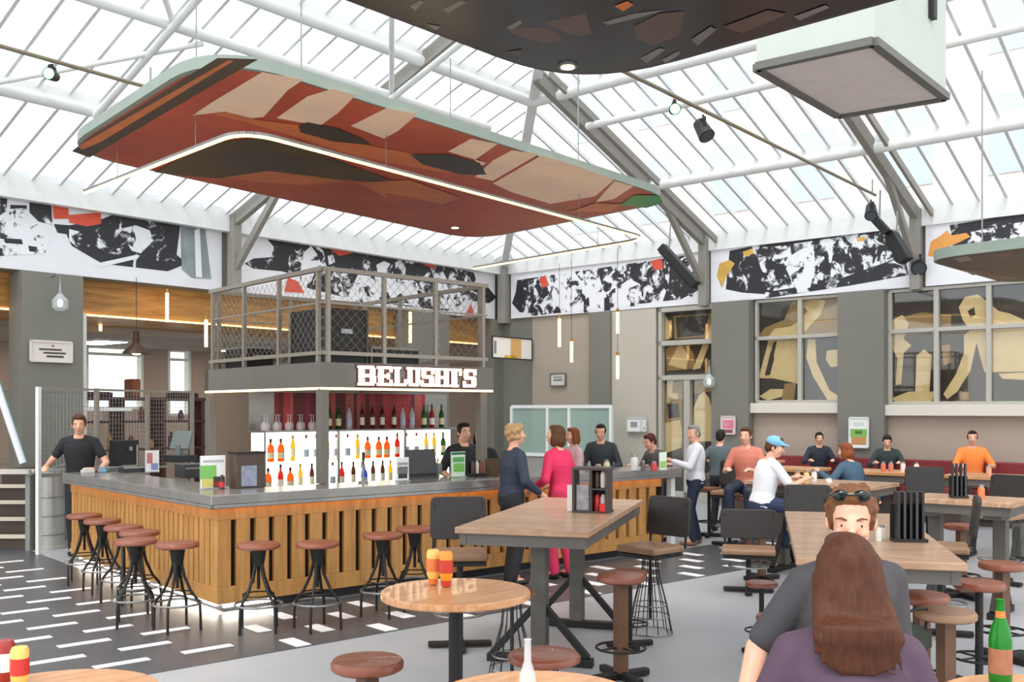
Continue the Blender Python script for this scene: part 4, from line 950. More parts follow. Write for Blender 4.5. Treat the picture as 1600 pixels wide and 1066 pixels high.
# ================================================================ stools, chairs, tables
def seat_pad(mb, r, z, th):
    mb.lathe([(r * .9, z - th), (r, z - th * .8), (r * 1.01, z - th * .35), (r * .95, z - .004), (r * .6, z), (0.001, z + .003)], n=26)
def claw_stool(h=.75, r=.18, leather=None):
    root = thing('bar_stool', 'x', 'stool', (0, 0, -60)); m = MB(); seat_pad(m, r, h, .05); m.build('seat', leather or M_LEATHER, root, 50)
    m = MB(); m.cyl((0, 0, h - .2), (0, 0, h - .045), .045, .07, 10); m.cyl((0, 0, .36), (0, 0, h - .2), .014, n=8); m.build('hub', M_DARK, root, 40)
    for k in range(4):
        a = pi / 4 + k * pi / 2; c, s = cos(a), sin(a); m = MB()
        m.tube([(.03 * c, .03 * s, h - .16), (.06 * c, .06 * s, h * .62), (.12 * c, .12 * s, h * .44), (.175 * c, .175 * s, h * .35), (.195 * c, .195 * s, h * .30), (.20 * c, .20 * s, h * .2), (.203 * c, .203 * s, 0)], [.016, .014, .013, .013, .013, .012, .012], 8)
        m.build('leg', M_DARK, root, 50)
    m = MB(); m.ring((0, 0, h * .31), .196, .010, 28, 6); m.build('foot_ring', M_STEEL, root, 60)
    m = MB(); m.ring((0, 0, h * .42), .13, .007, 20, 5); m.build('brace_ring', M_DARK, root, 60)
    return root
def wire_stool(h=.73, r=.17):
    root = thing('wire_stool', 'x', 'stool', (0, 0, -60)); m = MB(); seat_pad(m, r, h, .045); m.build('seat', M_LEATHER, root, 50)
    m = MB(); m.cyl((0, 0, .12), (0, 0, h - .04), .014, n=8); m.build('post', M_DARK, root, 40)
    m = MB(); n = 12
    for k in range(n):
        a = 2 * pi * k / n; c, s = cos(a), sin(a)
        m.tube([(.06 * c, .06 * s, h - .04), (.08 * c, .08 * s, h * .65), (.14 * c, .14 * s, h * .35), (.19 * c, .19 * s, .01)], .0045, 5)
    m.build('wire_cage', M_DARK, root, 50)
    m = MB()
    for z, q in ((.012, .19), (h * .2, .167), (h * .33, .145)): m.ring((0, 0, z), q, .007, 26, 5)
    m.build('wire_rings', M_STEEL, root, 60)
    return root
def post_stool(h=.73, r=.165, wood=True, leather=None):
    root = thing('post_stool', 'x', 'stool', (0, 0, -60)); m = MB(); seat_pad(m, r, h, .055); m.build('seat', leather or M_LEATHER, root, 50)
    m = MB(); (m.box((0, 0, h / 2), (.075, .075, h - .1)) if wood else m.cyl((0, 0, .02), (0, 0, h - .04), .026, n=12)); m.build('post', mat('brown_post_wood', (104, 70, 48), .5, 0, .3, 4) if wood else M_DARK, root, 40)
    m = MB(); m.box((0, 0, .03), (.46, .06, .05)); m.box((0, 0, .03), (.06, .46, .05)); m.build('cross_base', M_DARK, root, bevel=.01)
    m = MB(); m.ring((0, 0, .22), .17, .009, 26, 6)
    for k in range(4): a = k * pi / 2; m.cyl((.03 * cos(a), .03 * sin(a), .22), (.17 * cos(a), .17 * sin(a), .22), .007, n=6)
    m.build('foot_ring', M_DARK, root, 60)
    return root
def bar_chair(h=.76, wb=.46, top=1.16, wire=False):
    root = thing('bar_chair', 'x', 'chair', (0, 0, -60)); m = MB(); m.box((0, 0, h - .03), (wb * .92, .42, .06)); m.build('seat', M_LEATHER2, root, bevel=.02)
    m = MB(); m.box((0, 0, h - .08), (wb * .85, .40, .03)); m.build('seat_frame', M_DARK, root)
    out = rounded([Vector((-wb / 2, -.22, h + .06)), Vector((wb / 2, -.22, h + .06)), Vector((wb / 2 * .98, -.26, top)), Vector((-wb / 2 * .98, -.26, top))], .05, 5)
    m = MB(); m.prism(out, (0, -.035, 0)); m.build('backrest', mat('dark_hide', (38, 33, 31), .5, 0, .3, 8), root, bevel=.006)
    m = MB()
    for sx in (-1, 1): m.tube([(sx * wb * .42, .0, h - .07), (sx * wb * .42, -.24, h - .03), (sx * wb * .42, -.262, top - .04)], .012, 7)
    m.build('back_frame', M_DARK, root, 50)
    if wire:
        m = MB(); m.cyl((0, 0, .12), (0, 0, h - .08), .014, n=8); m.build('post', M_DARK, root, 40); m = MB(); n = 12
        for q in range(n):
            a = 2 * pi * q / n; c, s = cos(a), sin(a)
            m.tube([(.06 * c, .06 * s, h - .09), (.08 * c, .08 * s, h * .65), (.14 * c, .14 * s, h * .35), (.19 * c, .19 * s, .01)], .0045, 5)
        m.build('wire_cage', M_DARK, root, 50); m = MB()
        for z, q in ((.012, .19), (h * .2, .167), (h * .33, .145)): m.ring((0, 0, z), q, .007, 26, 5)
        m.build('wire_rings', M_STEEL, root, 60); return root
    m = MB(); m.cyl((0, 0, .03), (0, 0, h - .08), .026, n=12); m.build('post', M_DARK, root, 40)
    m = MB(); m.box((0, 0, .03), (.5, .07, .04)); m.box((0, 0, .03), (.07, .5, .04)); m.build('cross_base', M_DARK, root, bevel=.01)
    m = MB(); m.ring((0, 0, .27), .2, .009, 26, 6)
    for k in range(4): a = k * pi / 2; m.cyl((.02 * cos(a), .02 * sin(a), .27), (.2 * cos(a), .2 * sin(a), .27), .007, n=6)
    m.build('foot_ring', M_STEEL, root, 60)
    return root
def tall_table(NL, NR, FR, FL, label, top_m=None, z=1.05, posts=(.22, .74), apron=True):
    c = (NL + NR + FR + FL) / 4; L = ((FL - NL) + (FR - NR)) / 2; W = ((NR - NL) + (FR - FL)) / 2; rz = atan2(L.y, L.x); l, w_ = L.length, W.length
    root = thing('tall_table', label, 'table', (c.x, c.y, 0), rz)
    m = MB(); m.box((0, 0, z - .022), (l, w_, .044)); m.build('tabletop', top_m or M_PLANK, root, bevel=.006)
    m = MB()
    for s in (-1, 1): m.box((0, s * (w_ / 2 - .05), z - .085), (l - .06, .05, .08)); m.box((s * (l / 2 - .06), 0, z - .085), (.05, w_ - .1, .08))
    m.build('apron', mat('grey_stained_timber', (98, 92, 86), .5, 0, .3, 3), root)
    for p in posts:
        x = -l / 2 + l * p; m = MB(); m.box((x, 0, (z - .12) / 2 + .03), (.115, .115, z - .18)); m.box((x, 0, z - .14), (.16, w_ * .8, .05)); m.build('leg', mat('grey_table_leg', (96, 92, 84), .5, .1, .4, 6), root, bevel=.008)
        m = MB(); m.box((x, 0, .03), (.09, w_ * .84, .06))
        for s in (-1, 1): m.beam((x, s * .04, .42), (x, s * w_ * .38, .06), .05, .05)
        m.build('foot', M_DARK, root, bevel=.006)
    return root, rz
def round_table(c, r, label, z=1.05, m_=None, h=None):
    root = thing('round_table', label, 'table', c, .78); m = MB(); m.lathe([(r * .96, z - .035), (r, z - .028), (r, z - .006), (r * .985, z), (0.001, z)], n=48); m.build('tabletop', m_ or M_OAK, root, 40)
    m = MB(); m.cyl((0, 0, .04), (0, 0, z - .035), .032, n=14); m.cyl((0, 0, z - .06), (0, 0, z - .034), .11, n=18); m.build('post', M_DARK, root, 40)
    m = MB(); m.box((0, 0, .03), (.46, .08, .05)); m.box((0, 0, .03), (.08, .46, .05)); m.build('cross_base', M_DARK, root, bevel=.012)
    return root
protos_f = {}
def place(kind, loc, rz, label, group, scale=None):
    mk = {'claw': claw_stool, 'wire': wire_stool, 'post': post_stool, 'pole': lambda: post_stool(wood=False), 'pale': lambda: post_stool(wood=True, leather=M_LEATHER2), 'chair': bar_chair, 'wirechair': lambda: bar_chair(wire=True), 'wide': lambda: bar_chair(h=.46, wb=.58, top=.82)}[kind]
    if kind not in protos_f:
        o = mk(); protos_f[kind] = o; o.location = loc; o.rotation_euler.z = rz; o['label'] = label; o['group'] = group
        if scale: o.scale = (scale,) * 3
        return o
    o = dup(protos_f[kind], loc, rz, label, group); o.scale = (scale or 1,) * 3; return o
def flo(x, y, z): p = at_z(x, y, z); return Vector((p.x, p.y, 0))
# six stools along the stairs side, four along the slotted front
SG, FG = 'bar stools along the stairs side of the bar', 'bar stools along the slotted bar front'
for i, (x, y) in enumerate([(132, 803), (160, 811), (193, 821), (218, 829), (212, 842), (277, 847)]):
    who = ['farthest, by the steel column', 'second nearest the steel column', 'third from the steel column', 'fourth from the steel column', 'pulled out from the others', 'nearest the bar corner'][i]
    place('claw', flo(x, y, .75), .3 + i * .4, 'round brown leather stool in the row of six, ' + who, SG)
for i, (x, y) in enumerate([(404, 848), (496, 846), (598, 833), (648, 823)]):
    place('claw', flo(x, y, .75), .2 + i * .5, 'brown leather stool before the slotted bar front, ' + ['first from the corner', 'second from the corner', 'beyond the round table, left of two', 'nearest the dark chair back'][i], FG)
# tall plank table in the middle
TNL, TNR, TFR, TFL = at_z(711, 824, 1.05), at_z(918, 831, 1.05), at_z(1006, 781, 1.05), at_z(846, 777, 1.05)
tt, trz = tall_table(TNL, TNR, TFR, TFL, 'tall plank topped table on two posts, in the middle of the room before the bar')
# caddy on it
p = at_z(915, 800, 1.05); root = thing('menu_caddy', 'dark wooden menu and sauce caddy on the tall plank table', 'caddy', p, trz - pi / 2)
cw = mat('caddy_dark_wood', (70, 62, 56), .55, 0, .3, 6)
m = MB(); m.box((.06, 0, .008), (.30, .2, .016)); m.box((.19, 0, .18), (.02, .2, .34)); m.box((.06, 0, .18), (.02, .2, .34)); m.box((-.08, 0, .18), (.018, .2, .34)); m.box((.125, .09, .18), (.12, .015, .34)); m.box((.125, 0, .19), (.12, .19, .012)); m.box((.06, 0, .35), (.30, .21, .02)); m.build('box', cw, root)
m = MB(); m.box((-.01, -.06, .12), (.1, .02, .2)); m.build('menu_cards', mat('grey_menu_print', (170, 168, 176), .6, 0, .5, 16), root)
m = MB(); m.box((-.12, -.02, .11), (.05, .012, .21)); m.build('white_card', M_PAPER, root)
for i, (dx, z, c) in enumerate(((.10, .2, (70, 40, 34)), (.15, .2, (222, 214, 204)), (.10, .016, (196, 40, 36)), (.15, .016, (206, 196, 186)))): m = MB(); m.lathe([(.024, z), (.026, z + .1), (.014, z + .13)], (dx, -.03, 0), 10); m.build('sauce_bottle', mat('sauce_%d' % i, c, .4), root, 40)
m = MB(); m.box((.155, -.085, .04), (.045, .03, .07)); m.build('red_packet', mat('packet_red', (206, 40, 34), .5), root)
# chairs and stools round it
place('chair', Vector((-.41, 7.8, 0)), pi + .1, 'dark backed bar chair between the round table and the slotted bar front', 'dark backed bar chairs')
place('wirechair', flo(1016, 851, .74), pi / 2 + .75, 'dark backed chair on a wire cage base at the far end of the plank table', 'wire based chairs', .97)
place('post', flo(970, 897, .73), .5, 'red brown stool on a square wooden post beside the tall plank table', 'post stools')
place('pole', at_z(984, 1010, 0), .2, 'stool on a thin black pole hidden behind the square post stool', 'post stools', .82)
place('wire', flo(800, 930, .62), 0, 'wire cage stool under the far side of the round oak table', 'wire stools', .9)
# foreground round oak table with two upturned sauce bottles
q = at_z(712, 923, 1.05); round_table((q.x, q.y, 0), .338, 'round oak table carrying two sauce bottles, in the foreground')
def squeeze(loc, c1, c2, label, h=.165):
    root = thing('sauce_bottle', label, 'sauce bottle', loc, .5, 'squeezy sauce bottles'); k = h / .165
    m = MB(); m.lathe([(.010 * k, .0), (.022 * k, .004 * k), (.024 * k, .03 * k)], n=16); m.build('cap', mat('cap_%d_%d_%d' % c2, c2, .4), root, 40)
    m = MB(); m.lathe([(.022 * k, .03 * k), (.031 * k, .05 * k), (.030 * k, .1 * k), (.032 * k, .15 * k), (.026 * k, .164 * k), (.001, .165 * k)], n=18); m.build('bottle_body', mat('squeeze_%d_%d_%d' % c1, c1, .35), root, 50)
    m = MB(); m.lathe([(.0325 * k, .065 * k), (.0325 * k, .125 * k)], n=18); m.build('paper_label', mat('squeeze_label_%d_%d_%d' % c2, c2, .5), root, 40); return root
squeeze(at_z(677, 914, 1.05), (246, 196, 100), (222, 120, 60), 'pale amber squeezy sauce bottle, the left of two on the round oak table')
squeeze(at_z(697, 917, 1.05), (240, 150, 40), (196, 56, 36), 'orange squeezy sauce bottle with red label on the round oak table')
# nearest stools, tables at the picture's edge
place('post', flo(574, 1029, .73), .78, 'large brown round stool nearest the left of the round oak table', 'post stools', 1.0)
place('post', flo(608, 1084, .73), .9, 'brown round stool cut off by the bottom edge of the view', 'post stools', 1.0)
place('wire', flo(850, 1020, .73), .2, 'brown round stool between the round oak table and the nearest table', 'wire stools')
c = at_d(838, 1090, 2.82); round_table((c.x, c.y, 0), .30, 'nearest round oak table at the bottom middle with a slim clear bottle')
p = Vector((.043, 2.72, 1.05)); root = thing('clear_bottle', 'slim clear glass bottle on the nearest round oak table', 'bottle', p); m = MB(); m.lathe([(.022, 0), (.024, .01), (.023, .09), (.010, .13), (.009, .185), (.011, .19)], n=16); m.build('glass_body', glass('frosty_glass', (238, 240, 240), .6, .1), root, 40)
c = at_d(112, 1090, 2.85); round_table((c.x - .05, c.y, 0), .29, 'round oak table in the near corner with a red and yellow sauce bottle')
squeeze(at_d(31, 1082, 2.82), (236, 186, 96), (186, 44, 36), 'yellow sauce bottle with red label on the near corner table', .13)
squeeze(at_d(7, 1079, 2.95), (150, 44, 34), (226, 220, 214), 'red sauce bottle with white cap beside the yellow one on the corner table', .15)
c = Vector((1.52, 2.78, 0)); round_table(c, .30, 'round oak table in the near corner with a green beer bottle')
p = at_d(1563, 1064, 2.98); p.z = 1.05
root = thing('beer_bottle', 'green glass beer bottle on the near corner table', 'bottle', p); m = MB(); m.lathe([(.030, 0), (.033, .01), (.033, .13), (.026, .165), (.013, .20), (.012, .245), (.014, .25)], n=20); m.build('bottle_glass', glass('beer_green', (40, 150, 50), .45, .05), root, 40)
m = MB(); m.lathe([(.0336, .03), (.0336, .105)], n=20); m.build('paper_label', mat('tan_label', (166, 110, 84), .6, 0, .3, 30), root, 40); m = MB(); m.lathe([(.0150, .19), (.0136, .215)], n=20); m.build('neck_label', mat('orange_foil', (206, 120, 50), .4), root, 40)
# right hand tall table with menus
RNL, RNR, RFR, RFL = at_z(1250, 874, 1.05), at_z(1502, 878, 1.05), at_z(1406, 801, 1.05), at_z(1226, 801, 1.05)
rt, rrz = tall_table(RNL, RNR, RFR, RFL, 'tall plank topped table behind the seated couple, with a black menu stand', posts=(.5, .9))
p = at_z(1420, 846, 1.05); root = thing('menu_stand', 'black stand of upright menus on the tall table behind the couple', 'menu stand', p, -.1)
m = MB(); m.box((0, 0, .01), (.2, .12, .02)); m.box((0, .05, .12), (.2, .012, .22)); m.build('stand', M_BLACK, root)
for i in range(5): m = MB(); m.box((-.075 + i * .036, -.01, .165), (.014, .1, .29)); m.build('menu', mat('menu_board_%d' % (i % 2), (58, 60, 66) if i % 2 else (30, 31, 34), .4), root)
for i, (x, y) in enumerate(((1379, 842), (1373, 846))):
    pot(x, at_z(x, y, 1.05), .018, .085 + .02 * i, (220, 216, 206), ['small white salt shaker beside the black menu stand', 'taller white pepper shaker beside the black menu stand'][i])
# chairs and stools of the right side
place('wide', Vector((2.42, 10.15, 0)), 2.9, 'low wide dark chair with its back to the nearest tables, left of the couple', 'low wide dark chairs')
place('chair', Vector((at_d(1268, 760, 9.4).x, 9.4, 0)), 3.0, 'dark backed bar chair drawn up to the table of the boy in the blue cap', 'dark backed bar chairs', .98)
place('pole', at_z(1190, 1018, 0), .35, 'red brown stool on a black pole left of the grey shirted man', 'post stools', .74)
place('post', flo(1215, 952, .62), .8, 'lower red brown stool partly hidden by the grey shirted man', 'post stools', .8)
place('pale', flo(1478, 953, .73), .3, 'pale tan round stool on a square post right of the woman in purple', 'post stools')
place('post', flo(1440, 927, .73), .2, 'red brown stool under the near end of the tall table behind the couple', 'post stools')
place('post', flo(1502, 808, .80), .2, 'red topped stool far back on the window side', 'post stools')
# far tables on the window side
def far_table(x, y, Y, l, w_, rz, label, col=None):
    c = at_d(x, y, Y); d = Vector((cos(rz), sin(rz), 0)); e = Vector((-d.y, d.x, 0)); c.z = 1.05
    return tall_table(c - d * l / 2 - e * w_ / 2 * -1, c - d * l / 2 - e * w_ / 2, c + d * l / 2 - e * w_ / 2, c + d * l / 2 + e * w_ / 2, label, col, posts=(.2, .8))
wallrz = ROT_A
far_table(1282, 751, 11.3, 1.5, .8, wallrz, 'tall plank table where the boy in the blue cap sits', M_PLANK)
far_table(1395, 740, 13.2, 1.05, .7, wallrz, 'tall oak table before the pilaster with the green poster', M_OAK)
far_table(1550, 752, 12.4, 1.0, .7, wallrz, 'tall oak table where the person in orange sits', M_OAK)
far_table(1512, 782, 9.2, .95, .7, wallrz, 'tall plank table with a stack of dark menus, near the window side', M_PLANK)
far_table(1215, 731, 14.2, 1.3, .7, wallrz, 'tall oak table behind the boy in the blue cap', M_OAK)
far_table(1165, 716, 16.2, 1.1, .6, wallrz, 'far oak table beside the pilaster with the pink poster', M_OAK)
c = R(a_px(1470), .55); root = thing('padded_bench', 'long red padded bench along the window wall', 'bench', c, ROT_A)
m = MB(); m.box((0, 0, .54), (7.6, .5, .1)); m.build('seat', mat('red_bench_pad', (140, 40, 44), .55, 0, .15, 6), root, bevel=.02); m = MB(); m.box((0, .22, .84), (7.6, .1, .36)); m.build('backrest', mat('red_bench_back', (128, 36, 42), .55, 0, .15, 6), root, bevel=.02); m = MB(); m.box((0, .06, .245), (7.6, .34, .48)); m.build('plinth', M_DKWOOD, root)
# shakers and sauces on the far tables
for i, (x, y, Y, c, lb) in enumerate(((1246, 748, 11.2, (214, 130, 90), 'orange sauce pot in front of the boy in the blue cap'), (1260, 747, 11.2, (226, 190, 110), 'yellow sauce pot beside the orange one by the boy'), (1272, 748, 11.3, (216, 210, 204), 'white shaker beside the yellow sauce pot by the boy'), (1295, 752, 11.2, (236, 236, 234), 'low white dish on the table of the boy'),
    (1380, 733, 13.1, (206, 96, 70), 'red sauce pot on the oak table before the green poster'), (1392, 733, 13.1, (196, 110, 90), 'brownish sauce pot on the oak table before the green poster'), (1411, 731, 13.1, (220, 200, 196), 'pink labelled bottle on the oak table before the green poster'), (1432, 752, 12.9, (236, 220, 196), 'cream menu card standing on the oak table before the green poster'), (1545, 748, 12.3, (206, 150, 120), 'pink sauce pot in front of the person in orange'), (1533, 790, 9.1, (206, 110, 60), 'orange sauce pot on the plank table with dark menus'))):
    p = at_d(x, y, Y); p.z = 1.05; pot(x, p, .032, .13 if i != 3 else .05, c, lb, 'sauce_pot' if i not in (2,) else 'shaker', 'sauce pot' if i != 2 else 'shaker')
p = at_d(1498, 790, 9.2); p.z = 1.05; root = thing('menu_stand', 'dark stand of menus on the plank table near the window side', 'menu stand', p, -.3); m = MB(); m.box((0, 0, .01), (.16, .12, .02)); m.box((0, .05, .1), (.16, .012, .2)); m.build('stand', M_BLACK, root)
for i in range(4): m = MB(); m.box((-.055 + i * .036, -.01, .17), (.014, .1, .3)); m.build('menu', mat('menu_board_%d' % (i % 2), (40, 44, 56), .4), root)
# more chairs among the far tables
for i, (x, Y, rz, k, lb) in enumerate(((1450, 12.0, 2.9, 'chair', 'dark backed bar chair before the red bench, in front of the person in orange'), (1470, 8.2, 1.2, 'chair', 'dark backed bar chair beside the black menu stand'), (1560, 10.6, 2.2, 'chair', 'dark backed bar chair farthest along the window side'), (1566, 7.4, .4, 'post', 'brown stool by the plank table near the window side'), (1530, 6.6, .4, 'pole', 'stool on a black pole behind the green beer bottle'), (1108, 14.6, 2.8, 'pole', 'stool on a black pole behind the man in the white shirt'), (1140, 13.6, 2.6, 'chair', 'dark backed bar chair between the white shirted man and the boy'))):
    place(k, Vector(((x - CX) / F * Y, Y, 0)), rz, lb, 'dark backed bar chairs' if k == 'chair' else 'post stools')
# ================================================================ stairs side
M_STEP = mat('dark_step_board', (74, 60, 50), .6, 0, .3, 4); M_NOSE = mat('pale_step_edge', (206, 194, 176), .6)
st = thing('staircase', 'short flight of dark steps with pale edges behind the steel column', 'stairs', at_z(5, 862, 0))
sx = at_d(-70, 860, 13.2).x; ex = at_d(44, 860, 13.2).x
for i in range(5):
    z = .20 * (i + 1); y0 = 13.2 + .30 * i; m = MB(); m.box(((sx + ex) / 2, y0 + .5, z - .1), (ex - sx, 1.0, .2)); s = m.build('step', M_STEP, st, local=False); m = MB(); m.box(((sx + ex) / 2, y0 - .005, z - .02), (ex - sx, .05, .05)); m.build('nosing', M_NOSE, s)
m = MB(); m.prism([(ex + .01, 13.1, 0), (ex + .01, 15.2, 0), (ex + .01, 15.2, 1.15), (ex + .01, 14.3, 1.1), (ex + .01, 13.1, 1.0)], (.06, 0, 0)); m.build('side_panel', M_GREYMETAL, st, local=False)
m = MB(); m.beam((sx, 13.05, 1.05), (ex + .1, 13.05, 1.05), .08, .06); m.build('top_rail', mat('pale_stone_rail', (196, 190, 182), .5), st, local=False)
hr = thing('handrail', 'white and teal sloping handrail rising at the stairs', 'handrail', at_d(35, 724, 12.9)); m = MB(); m.tube([at_d(36, 724, 12.9), at_d(-60, 440, 12.9)], .045, 10); m.build('rail_tube', mat('gloss_white_rail', (226, 228, 240), .2), hr, 40, local=False); m = MB(); m.tube([at_d(39, 722, 12.93), at_d(-56, 440, 12.93)], .03, 8); m.build('teal_edge', mat('teal_trim', (60, 150, 140), .3), hr, 40, local=False)
p = at_z(79, 857, 0); col = thing('steel_column', 'stout pale steel column standing at the stairs end of the bar', 'column', p); m = MB(); m.lathe([(.20, 0), (.20, .04), (.17, .05), (.17, 1.0), (.2, 1.02), (.2, 1.06)], n=28); m.build('shaft', mat('pale_steel', (176, 174, 168), .35, .4, .1, 4), col, 40)
for z in (.2, .45, .7): m = MB(); m.ring((0, 0, z), .173, .012, 28, 6); m.build('band', M_STEEL, col, 60)
# mesh balustrade between bar and back room
Yb = 14.0
def fence(x0, x1, ytop, ybot, Y0, Y1, label, pitch=.06, posts=True):
    p0, p1 = at_d(x0, 640, Y0), at_d(x1, 640, Y1); zt, zb = at_d(x0, ytop, Y0).z, at_d(x0, ybot, Y0).z
    root = thing('mesh_screen', label, 'mesh screen', ((p0.x + p1.x) / 2, (p0.y + p1.y) / 2, 0)); d = (p1 - p0).normalized(); L = (p1 - p0).length; B0 = Vector((p0.x, p0.y, 0))
    m = MB(); m.beam(B0 + Vector((0, 0, zt)), B0 + d * L + Vector((0, 0, zt)), .03, .03); m.build('rail', M_RAIL, root, local=False); m = MB(); m.beam(B0 + Vector((0, 0, zb)), B0 + d * L + Vector((0, 0, zb)), .03, .03); m.build('rail', M_RAIL, root, local=False)
    n = max(1, round(L / 1.1))
    for i in range(n + 1): q = B0 + d * L * i / n; m = MB(); m.beam(q, q + Vector((0, 0, zt + .02)), .05, .05, up=d); m.build('post', M_WHITEM if i == 0 else M_RAIL, root, local=False)
    m = MB(); k = 1
    while k * pitch < L: q = B0 + d * k * pitch; m.cyl(q + Vector((0, 0, zb)), q + Vector((0, 0, zt)), .003, n=3); k += 1
    z = zb + pitch
    while z < zt: m.cyl(B0 + Vector((0, 0, z)), B0 + d * L + Vector((0, 0, z)), .003, n=3); z += pitch
    m.build('wire_mesh', M_STEEL, root, local=False)
fence(60, 300, 607, 745, 12.75, 15.6, 'pale framed wire mesh screen behind the bartender')
fence(-90, 55, 611, 725, 16.3, 16.2, 'fine wire mesh screen behind the sloping handrail', .05)
m = MB(); b0, b1 = b_px(132, -.2), b_px(126, -.2)
fr = thing('opening_frame', 'tall white painted frame standing at the edge of the back room opening', 'door frame', LW(129, 640, -.2) * 1); fr.location.z = 0
m.beam(LW(129, 490, -.2), Vector((*LW(129, 640, -.2).xy, 0)), .09, .09, up=A); m.build('upright', M_WHITEM, fr, local=False); m = MB(); p0 = LW(129, 640, -.2); p1 = LW(205, 640, -.2); p1.z = p0.z; m.beam(p0, p1, .07, .06); m.build('crossbar', M_WHITEM, fr, local=False)
# back room furniture: a long high table with dark tall chairs
p = LW(215, 640, -1.6); root = thing('back_room_table', 'long dark high table with shelves in the back room opening', 'table', (p.x, p.y, 0), ROT_B)
M_REDWOOD = mat('dark_red_wood', (70, 34, 30), .5, 0, .3, 5); zt_ = 2.06
m = MB(); m.box((0, 0, zt_), (2.6, .5, .06)); m.build('tabletop', M_REDWOOD, root); m = MB()
for x in (-1.2, -.4, .4, 1.2): m.box((x, 0, zt_ / 2), (.07, .45, zt_))
m.build('leg_frame', M_REDWOOD, root); m = MB()
for z in (1.15, 1.65): m.box((0, .05, z), (2.5, .35, .04))
m.build('shelf', M_REDWOOD, root)
for i, (x, z, h, w_) in enumerate(((-.9, zt_ + .033, .08, .5), (.8, zt_ + .03, .08, .5), (.1, zt_ + .03, .32, .16))):
    o = MB(); o.box((0, 0, h / 2), (w_, .3, h)); o.box((0, 0, h), (w_ * .9, .26, .02)); ob = o.build('storage_box' if i < 2 else 'brown_carton', mat('box_brown_%d' % i, (48, 34, 32) if i < 2 else (130, 70, 40), .6), None, bevel=.008); ob.location = Vector((p.x, p.y, z)) + x * B; ob.rotation_euler.z = ROT_B; tag(ob, ['flat dark box on the back room shelf table, nearer the gantry', 'flat dark box on the back room shelf table, nearer the white frame', 'upright brown carton on the back room shelf table'][i], 'box')
rnd = random.Random(5)
for i in range(12):
    x = -1.1 + i * .2; lvl = i % 2; z = (1.173, 1.673)[lvl]; h = rnd.uniform(.14, .28); c = rnd.choice([(200, 196, 190), (120, 40, 36), (60, 60, 70), (190, 150, 90), (226, 224, 222), (50, 30, 28)])
    o = MB(); o.lathe([(.05, 0), (.055, h * .6), (.03, h * .85), (.03, h)], n=10); ob = o.build('storage_jar', mat('jar_%d_%d_%d' % c, c, .4), None, 40); ob.location = Vector((p.x, p.y, z)) + x * B + A * -.05; tag(ob, f'small jar, {ORD[i // 2]} from the gantry end on the {("lower", "upper")[lvl]} back room shelf', 'jar', 'jars on the back room shelves')
# aluminium framed glass screen in front of the taupe wall
p0, p1 = RW(800, 632, 1.0), RW(955, 632, 1.0); zt = CZ + .06
root = thing('glass_screen', 'pale metal framed glass screen before the taupe wall', 'glass screen', ((p0.x + p1.x) / 2, (p0.y + p1.y) / 2, 0))
f = MB(); d = (p1 - p0); 
for t in (0, .38, .6, 1): q = p0 + d * t; f.beam(Vector((q.x, q.y, 0)), Vector((q.x, q.y, zt)), .07, .06, up=A)
for z in (.05, .9, zt): f.beam(Vector((p0.x, p0.y, z)), Vector((p1.x, p1.y, z)), .06, .07)
f.build('frame', M_WHITEM, root, local=False); g = MB(); g.prism([Vector((p0.x, p0.y, .9)), Vector((p1.x, p1.y, .9)), Vector((p1.x, p1.y, zt)), Vector((p0.x, p0.y, zt))], -.008 * B); g.build('pane', glass('pale_green_glass', (214, 232, 226), .7), root, local=False)
g = MB(); g.prism([Vector((p0.x, p0.y, .05)), Vector((p1.x, p1.y, .05)), Vector((p1.x, p1.y, .9)), Vector((p0.x, p0.y, .9))], -.02 * B); g.build('lower_panel', mat('screen_lower_panel', (150, 146, 140), .6), root, local=False)
# ================================================================ people
def V3(x, y, z): return Vector((x, y, z))
def loft(mb, st, n=16):
    """st: list of (centre, half width, half depth, x-axis, y-axis)"""
    vs = []; fs = []; N = len(st)
    for c, rx, ry, X, Yv in st:
        for k in range(n):
            t = 2 * pi * k / n; vs.append(c + X * (rx * cos(t)) + Yv * (ry * sin(t)))
    for i in range(N - 1):
        for k in range(n):
            l = (k + 1) % n; fs.append((i * n + k, i * n + l, (i + 1) * n + l, (i + 1) * n + k))
    fs.append(tuple(range(n - 1, -1, -1))); fs.append(tuple((N - 1) * n + k for k in range(n)))
    mb.add(vs, fs)
def limb(mb, p0, p1, r0, r1, n=12):
    d = (p1 - p0).normalized(); pts = []; rs = []
    for k in range(4): a = pi / 2 * (1 - k / 4); pts.append(p0 - d * r0 * sin(a)); rs.append(max(r0 * cos(a), .0015))
    pts.append(p0); rs.append(r0); pts.append(p0.lerp(p1, .45)); rs.append(r0 * .52 + r1 * .48); pts.append(p1); rs.append(r1)
    for k in range(1, 5): a = pi / 2 * k / 4; pts.append(p1 + d * r1 * sin(a)); rs.append(max(r1 * cos(a), .0015))
    mb.tube(pts, rs, n)
def fuse(mb, name, mats, parent, voxel, smooth_it=3):
    me = mb.mesh('tmp', mats); o = bpy.data.objects.new('tmp', me); COL.objects.link(o)
    r = o.modifiers.new('r', 'REMESH'); r.mode = 'VOXEL'; r.voxel_size = voxel; r.use_smooth_shade = True
    s = o.modifiers.new('s', 'SMOOTH'); s.factor = .5; s.iterations = smooth_it
    dg = bpy.context.evaluated_depsgraph_get(); dg.update()
    new = bpy.data.meshes.new_from_object(o.evaluated_get(dg)); new.name = name
    bpy.data.objects.remove(o); bpy.data.meshes.remove(me)
    new.materials.clear(); new.materials.append(mats)
    new.polygons.foreach_set('use_smooth', [True] * len(new.polygons))
    ob = bpy.data.objects.new(name, new); COL.objects.link(ob); ob.parent = parent; return ob
